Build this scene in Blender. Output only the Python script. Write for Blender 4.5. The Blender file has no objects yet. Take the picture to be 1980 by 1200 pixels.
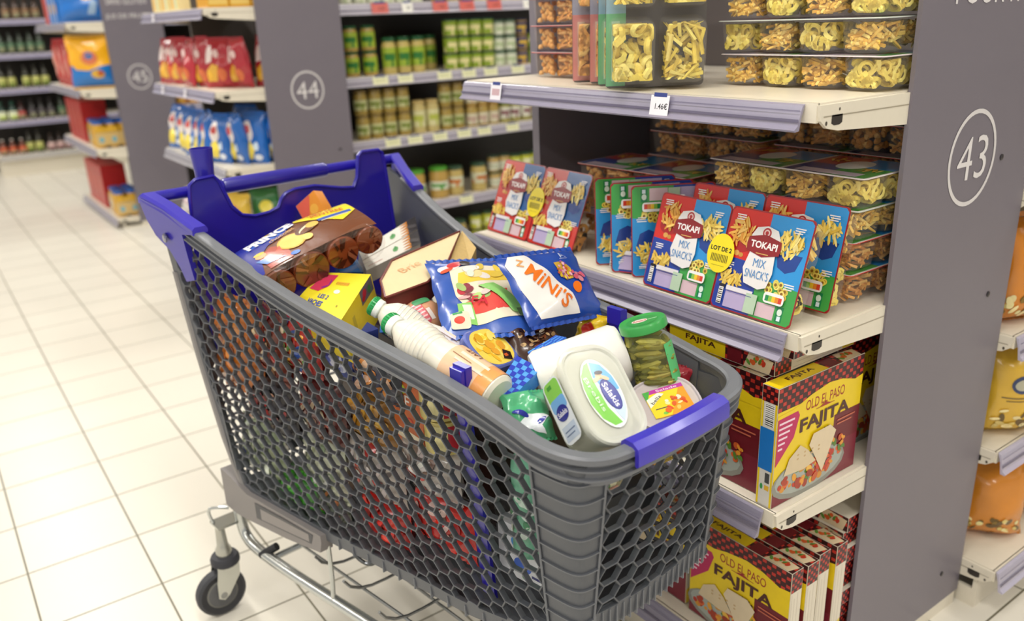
"""Supermarket aisle with a loaded shopping cart."""
import bpy, bmesh, math, random
from math import sin, cos, pi, radians, sqrt, exp
from mathutils import Vector, Matrix
SC = bpy.context.scene
COL = SC.collection
RND = random.Random(7)
V = Vector
# ------------------------------------------------------------------ colours, materials
_cc = {}
def lin(h):
    if not isinstance(h, str): return h
    if h not in _cc:
        c = [int(h[i:i+2], 16)/255 for i in (1, 3, 5)]
        _cc[h] = tuple((x/12.92 if x <= .04045 else ((x+.055)/1.055)**2.4) for x in c)+(1.0,)
    return _cc[h]
def jit(h, a=.12, r=RND):
    c = lin(h); k = 1+r.uniform(-a, a)
    return (min(c[0]*k, 1), min(c[1]*k*(1+r.uniform(-a, a)*.3), 1), min(c[2]*k, 1), 1)
MATS = {}
def material(name, rough=.45, metal=0, coat=0, alpha=None, bump=0, bscale=60, vary=.05, spec=.5, trans=0, ior=1.45, emit=0):
    m = bpy.data.materials.new(name); m.use_nodes = True
    nt = m.node_tree; b = nt.nodes['Principled BSDF']
    at = nt.nodes.new('ShaderNodeAttribute'); at.attribute_name = 'Col'
    nz = nt.nodes.new('ShaderNodeTexNoise'); nz.inputs['Scale'].default_value = bscale; nz.inputs['Detail'].default_value = 3
    tc = nt.nodes.new('ShaderNodeTexCoord'); nt.links.new(tc.outputs['Object'], nz.inputs['Vector'])
    mr = nt.nodes.new('ShaderNodeMapRange'); mr.inputs['To Min'].default_value = 1-vary; mr.inputs['To Max'].default_value = 1+vary
    nt.links.new(nz.outputs['Fac'], mr.inputs['Value'])
    mx = nt.nodes.new('ShaderNodeVectorMath'); mx.operation = 'SCALE'
    nt.links.new(at.outputs['Color'], mx.inputs[0]); nt.links.new(mr.outputs['Result'], mx.inputs['Scale'])
    nt.links.new(mx.outputs['Vector'], b.inputs['Base Color'])
    b.inputs['Roughness'].default_value = rough; b.inputs['Metallic'].default_value = metal
    b.inputs['Coat Weight'].default_value = coat; b.inputs['Coat Roughness'].default_value = .12
    b.inputs['Specular IOR Level'].default_value = spec
    if trans: b.inputs['Transmission Weight'].default_value = trans; b.inputs['IOR'].default_value = ior
    if emit:
        nt.links.new(at.outputs['Color'], b.inputs['Emission Color']); b.inputs['Emission Strength'].default_value = emit
    if bump:
        bp = nt.nodes.new('ShaderNodeBump'); bp.inputs['Strength'].default_value = bump; bp.inputs['Distance'].default_value = .002
        nt.links.new(nz.outputs['Fac'], bp.inputs['Height']); nt.links.new(bp.outputs['Normal'], b.inputs['Normal'])
    if alpha is not None:
        tr = nt.nodes.new('ShaderNodeBsdfTransparent'); ms = nt.nodes.new('ShaderNodeMixShader')
        ms.inputs['Fac'].default_value = alpha; out = nt.nodes['Material Output']
        nt.links.new(tr.outputs[0], ms.inputs[1]); nt.links.new(b.outputs[0], ms.inputs[2]); nt.links.new(ms.outputs[0], out.inputs['Surface'])
    MATS[name] = m
    return m
material('card', .4, coat=.15)
material('film', .26, coat=.35, bump=.25, bscale=45)
material('matte', .75)
material('plastic_grey', .42, bump=.12, bscale=500, vary=.03)
material('plastic_blue', .3, coat=.3, vary=.03)
material('plastic', .35, coat=.2)
material('metal_shelf', .42, coat=.1, vary=.03)
material('panel', .38, vary=.05, bscale=3)
material('chrome', .2, metal=.85, vary=.03)
material('rubber', .6)
material('food', .6, bump=.4, bscale=200, vary=.15)
material('clear', .12, alpha=.075, spec=.8)
material('clear_film', .15, alpha=.3, spec=.8)
material('milky', .3, alpha=.62, spec=.5)
material('rail', .2, alpha=.72, spec=.6)
material('glass', .08, alpha=.16, spec=.8)
material('lamp', .5, emit=3.0)
# tiled floor
fm = bpy.data.materials.new('floor_tile'); fm.use_nodes = True
nt = fm.node_tree; b = nt.nodes['Principled BSDF']
tc = nt.nodes.new('ShaderNodeTexCoord'); mp = nt.nodes.new('ShaderNodeMapping')
mp.inputs['Location'].default_value = (2.0985/.2815*1.0, -.0035/.2866, 0); mp.inputs['Scale'].default_value = (1/.2815, 1/.2866, 1)
nt.links.new(tc.outputs['Object'], mp.inputs['Vector'])
br = nt.nodes.new('ShaderNodeTexBrick'); br.offset = 0; br.squash = 1
for k, v in (('Scale', 1), ('Mortar Size', .010), ('Mortar Smooth', .3), ('Brick Width', 1), ('Row Height', 1), ('Bias', 0)): br.inputs[k].default_value = v
br.inputs['Color1'].default_value = lin('#e6e1d4'); br.inputs['Color2'].default_value = lin('#e2dccf'); br.inputs['Mortar'].default_value = lin('#726d58')
nt.links.new(mp.outputs[0], br.inputs['Vector'])
nz = nt.nodes.new('ShaderNodeTexNoise'); nz.inputs['Scale'].default_value = 2.2; nz.inputs['Detail'].default_value = 5
nt.links.new(tc.outputs['Object'], nz.inputs['Vector'])
mr = nt.nodes.new('ShaderNodeMapRange'); mr.inputs['To Min'].default_value = .93; mr.inputs['To Max'].default_value = 1.05
nt.links.new(nz.outputs['Fac'], mr.inputs['Value'])
mx = nt.nodes.new('ShaderNodeVectorMath'); mx.operation = 'SCALE'
nt.links.new(br.outputs['Color'], mx.inputs[0]); nt.links.new(mr.outputs[0], mx.inputs['Scale']); nt.links.new(mx.outputs[0], b.inputs['Base Color'])
bp = nt.nodes.new('ShaderNodeBump'); bp.invert = True; bp.inputs['Distance'].default_value = .002; bp.inputs['Strength'].default_value = .5
nt.links.new(br.outputs['Fac'], bp.inputs['Height']); nt.links.new(bp.outputs[0], b.inputs['Normal'])
b.inputs['Roughness'].default_value = .33
MATS['floor'] = fm
# ------------------------------------------------------------------ object helpers
def tag(o, label=None, cat=None, group=None, kind=None):
    if label: o['label'] = label
    if cat: o['category'] = cat
    if group: o['group'] = group
    if kind: o['kind'] = kind
    return o
def empty(name, loc=(0, 0, 0), M=None, label=None, cat=None, group=None):
    o = bpy.data.objects.new(name, None); COL.objects.link(o); o.empty_display_size = .05
    if M is not None: o.matrix_world = M
    else: o.location = loc
    return tag(o, label, cat, group)
def frame(loc, X=(1, 0, 0), Y=(0, 1, 0)):
    X = V(X).normalized(); Z = X.cross(V(Y)).normalized(); Y = Z.cross(X)
    m = Matrix((X, Y, Z)).transposed().to_4x4(); m.translation = V(loc); return m
FRONT = dict(X=(1, 0, 0), Y=(0, 0, 1))       # faces -Y (the main aisle)
SIDE = dict(X=(0, 1, 0), Y=(0, 0, 1))        # faces +X
_KIDS = {}
def dup(root, M=None, label=None, group=None, loc=None):
    r = root.copy(); COL.objects.link(r)
    if M is not None: r.matrix_world = M
    if loc is not None: r.location = loc
    if label: r['label'] = label
    if group: r['group'] = group
    for ch in _KIDS.get(root.name, []):
        c = ch.copy(); COL.objects.link(c); c.parent = r
        _KIDS.setdefault(r.name, []).append(c)
        for g in _KIDS.get(ch.name, []):
            d = g.copy(); COL.objects.link(d); d.parent = c
            _KIDS.setdefault(c.name, []).append(d)
    return r
class MB:
    def __init__(s): s.v = []; s.f = []; s.c = []; s.m = []
    def add(s, vs, fs, col, mi=0):
        n = len(s.v); s.v.extend([tuple(p) for p in vs])
        for i, f in enumerate(fs):
            s.f.append(tuple(n+k for k in f)); s.c.append(lin(col[i]) if isinstance(col, list) else lin(col)); s.m.append(mi)
    def box(s, x0, y0, z0, x1, y1, z1, col, mi=0):
        vs = [(x, y, z) for z in (z0, z1) for y in (y0, y1) for x in (x0, x1)]
        s.add(vs, [(0, 2, 3, 1), (4, 5, 7, 6), (0, 1, 5, 4), (2, 6, 7, 3), (0, 4, 6, 2), (1, 3, 7, 5)], col, mi)
    def loft(s, rings, col, mi=0, cap=True, closed=True):
        n = len(rings[0]); vs = [p for r in rings for p in r]; fs = []; cs = []
        for i in range(len(rings)-1):
            for j in range(n if closed else n-1):
                k = (j+1) % n
                fs.append((i*n+j, i*n+k, (i+1)*n+k, (i+1)*n+j)); cs.append(col[i] if isinstance(col, list) else col)
        if cap and closed:
            fs.append(tuple(reversed(range(n)))); cs.append(cs[0])
            fs.append(tuple(range(len(vs)-n, len(vs)))); cs.append(cs[-2])
        s.add(vs, fs, cs, mi)
    def prism(s, poly, z0, z1, col, mi=0, ch=0, top=None):
        if ch:
            cx = sum(p[0] for p in poly)/len(poly); cy = sum(p[1] for p in poly)/len(poly)
            R = max(max(abs(p[0]-cx), abs(p[1]-cy)) for p in poly); k = 1-ch/R
            ins = [(cx+(p[0]-cx)*k, cy+(p[1]-cy)*k) for p in poly]
            rings = [[(x, y, z0) for x, y in ins], [(x, y, z0+ch) for x, y in poly], [(x, y, z1-ch) for x, y in poly], [(x, y, z1) for x, y in ins]]
        else: rings = [[(x, y, z0) for x, y in poly], [(x, y, z1) for x, y in poly]]
        s.loft(rings, col, mi)
        if top: s.c[-1] = lin(top)
    def lathe(s, prof, n, col, mi=0, cap=True):
        s.loft([[(r*cos(2*pi*j/n), r*sin(2*pi*j/n), z) for j in range(n)] for r, z in prof], col, mi, cap)
    def tube(s, pts, r, n=10, col='#cccccc', mi=0, cap=True):
        pts = [V(p) for p in pts]; rings = []; up = None
        for i, p in enumerate(pts):
            t = (pts[min(i+1, len(pts)-1)]-pts[max(i-1, 0)]).normalized()
            if up is None: up = t.orthogonal().normalized()
            up = (up-t*up.dot(t)).normalized(); w = t.cross(up); rr = r[i] if isinstance(r, (list, tuple)) else r
            rings.append([p+(up*cos(2*pi*j/n)+w*sin(2*pi*j/n))*rr for j in range(n)])
        s.loft(rings, col, mi, cap)
    def tf(s, M, i0=0):
        for i in range(i0, len(s.v)): s.v[i] = tuple(M @ V(s.v[i]))
        return s
    def mapv(s, fn, i0=0):
        for i in range(i0, len(s.v)): s.v[i] = tuple(fn(*s.v[i]))
        return s
    def build(s, name, mats, parent=None, M=None, label=None, cat=None, group=None, kind=None, smooth=32):
        me = bpy.data.meshes.new(name); me.from_pydata(s.v, [], s.f)
        at = me.color_attributes.new('Col', 'FLOAT_COLOR', 'CORNER'); buf = []
        for p in me.polygons: buf.extend(s.c[p.index]*p.loop_total)
        at.data.foreach_set('color', buf)
        if isinstance(mats, str): mats = [mats]
        for k in mats: me.materials.append(MATS[k])
        me.polygons.foreach_set('material_index', s.m)
        me.polygons.foreach_set('use_smooth', [True]*len(me.polygons))
        me.set_sharp_from_angle(angle=radians(smooth)); me.update()
        o = bpy.data.objects.new(name, me); COL.objects.link(o)
        if M is not None: o.matrix_world = M
        if parent is not None:
            o.parent = parent; _KIDS.setdefault(parent.name, []).append(o)
        return tag(o, label, cat, group, kind)
def rrect(w, h, r, n=4, cx=0, cy=0):
    out = []
    for qx, qy, a in ((1, 1, 0), (-1, 1, 90), (-1, -1, 180), (1, -1, 270)):
        for i in range(n+1):
            t = radians(a+90*i/n); out.append((cx+qx*(w/2-r)+r*cos(t), cy+qy*(h/2-r)+r*sin(t)))
    return out
def ell(cx, cy, rx, ry, n=18, rot=0):
    c, s_ = cos(rot), sin(rot)
    return [(cx+rx*cos(2*pi*i/n)*c-ry*sin(2*pi*i/n)*s_, cy+rx*cos(2*pi*i/n)*s_+ry*sin(2*pi*i/n)*c) for i in range(n)]
_tx = {}
def textmesh(s, bold=.012):
    if (s, bold) not in _tx:
        cu = bpy.data.curves.new('t', 'FONT'); cu.body = s; cu.size = 1; cu.resolution_u = 3; cu.offset = bold; cu.align_x = 'LEFT'
        o = bpy.data.objects.new('t', cu); COL.objects.link(o)
        dg = bpy.context.evaluated_depsgraph_get(); me = bpy.data.meshes.new_from_object(o.evaluated_get(dg))
        vs = [(v.co.x, v.co.y) for v in me.vertices]; fs = [tuple(p.vertices) for p in me.polygons]
        bpy.data.objects.remove(o); bpy.data.curves.remove(cu); bpy.data.meshes.remove(me)
        xs = [v[0] for v in vs] or [0, 1]; ys = [v[1] for v in vs] or [0, 1]
        x0, x1, y0, y1 = min(xs), max(xs), min(ys), max(ys); h = max(y1-y0, .01)
        _tx[(s, bold)] = ([((x-(x0+x1)/2)/h, (y-(y0+y1)/2)/h) for x, y in vs], fs, (x1-x0)/h)
    return _tx[(s, bold)]
def flat(u, v, l): return (u, v, l)
def _bb(s):
    if s[0] == 't': w = s[7]/2 if len(s) > 7 and s[7] else s[4]*textmesh(s[1], s[8] if len(s) > 8 else .012)[2]/2; w = max(w, s[4]/2); return s[2]-w, s[3]-w, s[2]+w, s[3]+w
    if s[0] == 'r': return min(s[1], s[3]), min(s[2], s[4]), max(s[1], s[3]), max(s[2], s[4])
    if s[0] == 'e': q = max(s[3], s[4]) if len(s) > 6 else 0; return s[1]-max(q, s[3]), s[2]-max(q, s[4]), s[1]+max(q, s[3]), s[2]+max(q, s[4])
    xs = [p[0] for p in s[1]]; ys_ = [p[1] for p in s[1]]; return min(xs), min(ys_), max(xs), max(ys_)
def prints(mb, shapes, M=flat, mi=0, step=.00012, base=.0003, sub=0):
    """printed shapes in layers: ('p',pts,col) ('r',x0,y0,x1,y1,col) ('e',cx,cy,rx,ry,col[,rot]) ('t',text,cx,cy,h,col[,rot,w,bold])"""
    bbs = []; rk = []
    for s in shapes:
        a = _bb(s); q = 0
        for b_, r_ in zip(bbs, rk):
            if r_ >= q and a[0] < b_[2] and b_[0] < a[2] and a[1] < b_[3] and b_[1] < a[3]: q = r_+1
        bbs.append(a); rk.append(q)
    for i, s in enumerate(shapes):
        l = base+step*rk[i]; k = s[0]
        if k == 't':
            vs, fs, asp = textmesh(s[1], s[8] if len(s) > 8 else .012)
            h = s[4]; rot = s[6] if len(s) > 6 else 0; wx = (s[7]/asp) if len(s) > 7 and s[7] else h
            c, sn = cos(rot), sin(rot)
            if sub: l += .0016
            mb.add([M(s[2]+x*wx*c-y*h*sn, s[3]+x*wx*sn+y*h*c, l) for x, y in vs], fs, s[5], mi); continue
        if k == 'p': pts, col = s[1], s[2]
        elif k == 'r': pts, col = [(s[1], s[2]), (s[3], s[2]), (s[3], s[4]), (s[1], s[4])], s[5]
        else: pts, col = ell(s[1], s[2], s[3], s[4], 18, s[6] if len(s) > 6 else 0), s[5]
        if sub:
            bm = bmesh.new(); f = bm.faces.new([bm.verts.new((x, y, 0)) for x, y in pts])
            bmesh.ops.triangulate(bm, faces=[f])
            for _ in range(6):
                es = [e for e in bm.edges if e.calc_length() > sub]
                if not es: break
                bmesh.ops.subdivide_edges(bm, edges=es, cuts=1); bmesh.ops.triangulate(bm, faces=bm.faces[:])
            bm.verts.index_update()
            mb.add([M(v.co.x, v.co.y, l) for v in bm.verts], [tuple(v.index for v in f.verts) for f in bm.faces], col, mi); bm.free()
        else: mb.add([M(x, y, l) for x, y in pts], [tuple(range(len(pts)))], col, mi)
def foodshapes(cx, cy, rx, ry, cols, n, r, kind='stick', size=.012):
    out = []
    for i in range(n):
        a = r.uniform(0, 2*pi); q = sqrt(r.random()); x, y = cx+rx*q*cos(a), cy+ry*q*sin(a); c = jit(r.choice(cols), .15, r); t = r.uniform(0, pi)
        if kind == 'stick': out.append(('e', x, y, size, size*.22, c, t if r.random() < .5 else pi/2+r.uniform(-.5, .5)))
        elif kind == 'ring': out += [('e', x, y, size*.7, size*.7, c), ('e', x, y, size*.35, size*.35, '#8a6020')]
        else: out.append(('e', x, y, size*r.uniform(.4, 1), size*r.uniform(.3, .7), c, t))
    return out
def barcode(x0, y0, x1, y1, r, horiz=False, col='#222222', n=11):
    out = [('r', x0, y0, x1, y1, '#f2f0ec')]
    for i in range(n):
        a = (i+.25)/n; w = r.choice((.25, .4, .6))/n
        out.append(('r', x0+(x1-x0)*.08, y0+(y1-y0)*a, x1-(x1-x0)*.08, y0+(y1-y0)*(a+w), col) if horiz else ('r', x0+(x1-x0)*a, y0+(y1-y0)*.1, x0+(x1-x0)*(a+w), y1-(y1-y0)*.1, col))
    return out
def face_map(w, h, d, side):
    """local frame of a w x h x d box whose front is at z=0 (body behind): returns map from side print coords"""
    if side == 'top': return lambda u, v, l: (u, h/2+l, -d/2-v)
    if side == 'bottom': return lambda u, v, l: (u, -h/2-l, -d/2+v)
    if side == 'right': return lambda u, v, l: (w/2+l, v, -d/2-u)
    if side == 'left': return lambda u, v, l: (-w/2-l, v, -d/2+u)
    return flat
ORD = ['first', 'second', 'third', 'fourth', 'fifth', 'sixth', 'seventh', 'eighth', 'ninth', 'tenth', 'eleventh', 'twelfth', 'thirteenth', 'fourteenth', 'fifteenth', 'sixteenth', 'seventeenth', 'eighteenth', 'nineteenth', 'twentieth']
# ------------------------------------------------------------------ setting
m = MB(); m.box(-24, -7, -.05, 9, 16, 0, '#e6e0cf'); m.build('floor', 'floor', kind='structure')
m = MB(); m.box(-24, -7, 3.4, 9, 16, 3.5, '#d8d6d0'); m.build('ceiling', 'matte', kind='structure')
m = MB(); m.box(-24, 15.9, 0, 9, 16, 3.4, '#cfcac0'); m.build('wall_back', 'matte', kind='structure')
m = MB(); m.box(-24, -7, 0, -23.9, 15.9, 3.4, '#cfcac0'); m.build('wall_left', 'matte', kind='structure')
CREAM = '#e3dbc9'; GREY = '#77717a'; RAIL = '#b9b4cf'
def shelf(name, x0, x1, yf, yb, z, label, tags=(), rail='#a29db3', facing='front', bh=.045, rx=None, railh=.04, plinth=False):
    """a sheet-metal shelf; front edge at yf; local coordinates are world-like and turned for shelves facing +X"""
    T = Matrix.Identity(4)
    if facing == 'side': T = Matrix(((0, -1, 0, 0), (1, 0, 0, 0), (0, 0, 1, 0), (0, 0, 0, 1)))  # local x -> world y, local y -> -world x
    L, D = x1-x0, yb-yf
    org = V((x0, yf, z)) if facing == 'front' else V((-yf, x0, z))
    M = Matrix.Translation(org) @ T
    root = empty(name, M=M, label=label, cat='shelf')
    m = MB(); m.box(0, .004, -.012, L, D, 0, CREAM); m.box(0, .0, -.03, L, .006, 0, CREAM); m.build('deck', 'metal_shelf', root)
    for sx in (0, L):
        m = MB(); t = .006; o = -t if sx == 0 else 0
        pts = [(0, -.003), (D, -.003), (D, -bh-.03), (.05, -bh), (.02, -bh+.006), (.004, -bh+.018)]
        m.add([(sx+o, p[0], p[1]) for p in pts]+[(sx+o+t, p[0], p[1]) for p in pts],
              [tuple(range(6)), tuple(reversed(range(6, 12)))]+[((i+1) % 6, i, i+6, (i+1) % 6+6) for i in range(6)], CREAM)
        xx = sx+o+t+.0004 if sx else sx+o-.0004
        m.add([(xx, .045+.014*a+.0, -bh*.62+.008*b_) for a, b_ in ((-1, 1), (1, 1), (1, -.6), (.5, -1), (-.5, -1), (-1, -.6))], [tuple(range(6))], '#2c2622')
        m.add([(xx, y, z_) for y, z_ in ((.01, -.02), (D, -.024), (D, -.026), (.01, -.022))], [(0, 1, 2, 3)], '#a89e8a')
        for cy, cz, r_ in ((.018, -bh*.7, .0028), (.05, -.012, .002), (D*.82, -.03, .002)):
            m.add([(xx, y, z_) for y, z_ in ell(cy, cz, r_, r_*1.3, 8)], [tuple(range(8))], '#4a4238')
        m.build('bracket', 'metal_shelf', root)
    if plinth:
        m = MB(); m.box(.0, .035, -z, L, .045, -.032, CREAM); m.box(L-.012, .045, -z, L, D, -bh-.031, CREAM); m.box(0, .045, -z, .012, D, -bh-.031, CREAM); m.build('plinth', 'metal_shelf', root)
    m = MB(); xa, xb = (rx or (.0, L))
    prof = [(-.001, -.002), (-.007, -.004), (-.012, -railh*.5), (-.016, -railh+.006), (-.024, -railh), (-.022, -railh-.003), (-.012, -railh-.002), (-.008, -railh*.5), (-.003, -.008)]
    m.loft([[(x, p[0], p[1]) for p in prof] for x in (xa, xb)], rail)
    m.box(xa, -.0165, -railh*.72, xb, -.0155, -railh*.60, '#77718a'); m.box(xa, -.0135, -railh*.30, xb, -.0128, -railh*.26, '#8a85a0')
    m.build('price_rail', 'rail', root)
    for (tx, w, h, bg, txt, tc_) in tags:
        m = MB(); tf_ = lambda u, v, l, tx=tx: (tx-x0+u, -.0155-l+.18*v, -railh*.5+v)
        prints(m, [('r', -w/2, -h/2, w/2, h/2, bg), ('r', -w*.35, h*.42, w*.35, h*.62, '#2a3c86')]+([('t', txt, w*.1, -.001, h*.3, tc_)] if txt else [('r', -w*.35, -h*.2, w*.35, h*.2, tc_)]), tf_, base=.001)
        m.build('price_tag', 'card', root)
    return root
def sign_panel(x, y0, y1, ztop, num, words, label, circ=None, screws=(), th=.008):
    root = empty('sign_panel', (x, y0, 0), label=label, cat='panel')
    m = MB(); m.box(-th, 0, .035, 0, y1-y0, ztop, GREY); m.build('board', 'panel', root)
    m = MB(); m.box(-th, .01, 0, -.001, y1-y0-.01, .0345, CREAM); m.build('foot_strip', 'metal_shelf', root)
    mp_ = lambda u, v, l: (l, u-y0, v)
    cy, cz, r = circ
    m = MB(); o = ell(cy, cz, r, r*1.06, 40); i_ = ell(cy, cz, r*.91, r*.965, 40)
    m.add([mp_(a, b, .0008) for a, b in o+i_], [(k, (k+1) % 40, 40+(k+1) % 40, 40+k) for k in range(40)], '#dcd8d8')
    prints(m, [('t', num, cy, cz, r*.95, '#e4e0e0', 0, None, -.006)], mp_, base=.001); m.build('number_circle', 'card', root)
    m = MB(); prints(m, [('t', w_, yy, zz, hh, '#e4e0e0', 0, ww, .0) for w_, yy, zz, hh, ww in words], mp_, base=.001)
    m.build('lettering', 'card', root)
    for yy, zz in screws:
        m = MB(); m.lathe([(.006, 0), (.006, .002), (.003, .003)], 10, '#2a2628'); m.tf(frame((0, yy-y0, zz), **SIDE)); m.build('screw', 'plastic', root)
    return root
# endcap 43 -------------------------------------------------------
X0, X1, YF, YB = -1.76, -.785, 1.13, 1.74
sign_panel(-.775, 1.376, 1.842, 2.1, '43', [('POUR FAIRE', 1.645, 1.412, .045, .34)], 'nearest and largest grey end panel, circled number 43 beside the snack shelves', (1.608, 1.116, .0855), [(1.757, .815), (1.748, .123), (1.722, 1.104)])
m = MB(); m.box(-1.79, 1.345, 0, -1.762, 1.842, 2.1, GREY); m.build('side_board', 'panel', label='plain grey side board left of the shaded snack trays', cat='panel')
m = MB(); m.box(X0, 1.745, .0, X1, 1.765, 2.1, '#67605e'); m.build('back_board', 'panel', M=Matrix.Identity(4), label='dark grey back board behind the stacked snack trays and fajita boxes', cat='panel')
shelf('shelf', X0, X1, YF, YB, 1.257, 'cream metal shelf carrying clear snack trays, with 1.46 price tag', rx=(-.005, .955),
      tags=[(-1.618, .042, .036, '#ece9f0', '', '#c9a7ae'), (-1.10, .046, .036, '#ece9f0', '1.46€', '#26262e')])
shelf('shelf', X0, X1, YF, YB, .88, 'cream metal shelf carrying the printed snack packs', rx=(-.005, .955), railh=.046)
shelf('shelf', X0, X1, 1.10, YB, .548, 'cream metal shelf behind the cart carrying upright fajita boxes', rx=(-.005, .955), railh=.05)
s4 = shelf('shelf', X0, X1, YF, YB, .155, 'lowest cream shelf by the floor carrying the row of fajita boxes', railh=.05, plinth=True)
# endcap 44
shelf('shelf', -4.80, -3.785, 1.13, 1.60, 1.48, 'blurred cream shelf with yellow boxes near the top left', railh=.045, tags=[(-4.55, .04, .04, '#f0eef2', '', '#cfc6d0')], rail='#bcb8cc')
shelf('shelf', -4.80, -3.785, 1.13, 1.60, 1.137, 'blurred cream shelf holding the dark red crisp bags', railh=.045, tags=[(-4.6, .04, .04, '#f0eef2', '', '#cfc6d0'), (-4.2, .04, .04, '#f0eef2', '', '#cfc6d0')], rail='#bcb8cc')
shelf('shelf', -4.80, -3.785, 1.13, 1.60, .80, 'blurred cream shelf holding the blue crisp bags', railh=.045, rail='#c6c4cc')
shelf('shelf', -4.80, -3.785, 1.13, 1.60, .46, 'blurred cream shelf seen behind the blue cart handle', railh=.045, rail='#d6d4dc')
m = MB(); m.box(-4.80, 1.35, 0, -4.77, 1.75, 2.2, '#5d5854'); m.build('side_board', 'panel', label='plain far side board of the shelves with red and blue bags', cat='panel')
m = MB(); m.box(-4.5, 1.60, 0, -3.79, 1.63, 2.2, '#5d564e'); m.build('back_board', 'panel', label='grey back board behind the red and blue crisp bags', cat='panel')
sign_panel(-3.77, 1.347, 1.745, 2.2, '44', [], 'blurred grey end panel between crisp bags and jars, circled number 44', (1.546, 1.113, .08), [(1.676, .828)])
# endcap 45
for z, lb in ((1.47, 'far cream shelf with blue cartons at the top left corner'), (1.018, 'far cream shelf carrying one orange and blue pouch'), (.595, 'far cream shelf carrying orange packs with blue tops'), (.075, 'lowest far cream shelf near the tiled floor, orange packs on it')):
    yf = {1.47: 1.06, 1.018: 1.07, .595: 1.10, .075: 1.15}[z]
    shelf('shelf', -8.05, -6.72, yf, 1.55, z, lb, railh=.05, bh=.06 if z > .1 else .03, rail='#c4c0cc', plinth=z < .1)
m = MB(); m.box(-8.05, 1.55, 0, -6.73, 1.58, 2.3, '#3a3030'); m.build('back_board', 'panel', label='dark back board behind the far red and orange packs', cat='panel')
sign_panel(-6.71, 1.30, 1.70, 2.3, '45', [('SANS GLUTEN', 1.475, 1.60, .04, .27), ('JUS DE FRUITS', 1.475, 1.497, .04, .30)], 'furthest grey end panel at the left with circled 45 and two lines of lettering', (1.48, 1.083, .083), [(1.62, .75)])
# long gondola of jars (aisle after 44), faces +X
JX = -3.86
def rtags(y0, y1, n, bg, tc_, txt=''): return [(y0+(y1-y0)*(i+.5)/n, .075, .05, bg, txt, tc_) for i in range(n)]
def jshelf(z, label, tags, rail='#d6d0dc', railh=.045):
    return shelf('shelf', 1.75, 4.6, -JX, 4.30, z, label, facing='side', railh=railh, rail=rail, tags=tags)
jshelf(1.482, 'long shelf with red and white price tags above the green jars', [(1.99, .09, .05, '#d4685e', '2.35', '#4a2020'), (2.14, .06, .05, '#f2f0e8', '59', '#333333'), (2.33, .09, .05, '#d4685e', '1.02', '#4a2020'), (2.49, .09, .05, '#d4685e', '1.15', '#4a2020'), (2.66, .09, .05, '#d4685e', '2.10', '#4a2020'), (2.88, .06, .05, '#f2f0e8', '79', '#333333'), (3.08, .08, .05, '#f2f0e8', '139', '#333333')], railh=.05)
jshelf(1.145, 'long shelf of tall green-labelled jars with pale yellow tags', [(y, .085, .04, '#eeedc4', '', '#dcdcae') for y in (1.96, 2.1, 2.33, 2.48, 2.62, 2.80, 2.95, 3.15, 3.4)])
jshelf(.838, 'long shelf of pale olive jars with cream price tags', [(y, .085, .04, '#eeedc4', '', '#dcdcae') for y in (2.0, 2.13, 2.28, 2.43, 2.56, 2.75, 2.97, 3.2)])
jshelf(.482, 'long shelf of green-lidded jars beyond the cart', [(y, .085, .04, '#eeedc4', '', '#dcdcae') for y in (2.0, 2.42, 2.75)])
jshelf(.18, 'lowest long shelf of cans mostly hidden by the cart', [])
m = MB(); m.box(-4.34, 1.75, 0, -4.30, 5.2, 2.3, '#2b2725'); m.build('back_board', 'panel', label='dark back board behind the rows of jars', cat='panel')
# gondola of the next aisle beyond panel 44 (seen between panel 45 and the crisps)
for z, lb in ((1.48, 'far blurred shelf over dark jars beside the number 45 panel'), (1.18, 'short far shelf with orange jars beside the number 45 panel'), (.86, 'far shelf with black-lidded jars beside the number 45 panel'), (.5, 'far low shelf glimpsed beside the number 45 panel')):
    shelf('shelf', 1.72, 3.6, 6.76, 7.1, z, lb, facing='side', railh=.045, rail='#c4bfd2')
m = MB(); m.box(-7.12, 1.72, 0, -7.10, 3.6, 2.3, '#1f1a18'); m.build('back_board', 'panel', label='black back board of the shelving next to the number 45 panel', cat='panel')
# far left gondola of bottles
for z, lb in ((1.555, 'far left shelf with brown bottles at the top corner'), (1.225, 'far left shelf under the row of dark green bottles'), (.885, 'far left shelf under bottles with pale yellow labels'), (.565, 'far left shelf under the white-labelled bottle pack'), (.22, 'lowest far left shelf with small orange and white bottles')):
    shelf('shelf', .74, 3.4, 10.2, 10.65, z, lb, facing='side', railh=.05, rail='#b4aec6' if z > .3 else '#d8d4cc', plinth=z < .3)
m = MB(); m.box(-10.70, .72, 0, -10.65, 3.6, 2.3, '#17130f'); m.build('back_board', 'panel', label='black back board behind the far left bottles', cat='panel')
# bread aisle behind panel 43, faces +X
for z, lb in ((1.02, 'shelf edge behind the number 43 panel, above the toast bags'), (.705, 'shelf with orange bags at the right edge'), (.425, 'shelf with the yellow bag at the right edge'), (.125, 'lowest right shelf carrying the orange toast bag')):
    shelf('shelf', 1.85, 3.4, {1.02: .76, .705: .745, .425: .74, .125: .70}[z], 1.1, z, lb, facing='side', railh=.05, rail='#c9c4d8', tags=[(2.1, .12, .04, '#333a48', '', '#555c6a')] if z == .425 else [], plinth=z < .2)
m = MB(); m.box(-1.12, 1.85, 0, -1.10, 3.4, 2.1, '#6b5a40'); m.build('back_board', 'panel', label='brown back board behind the bread bags at the right edge', cat='panel')
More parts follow.
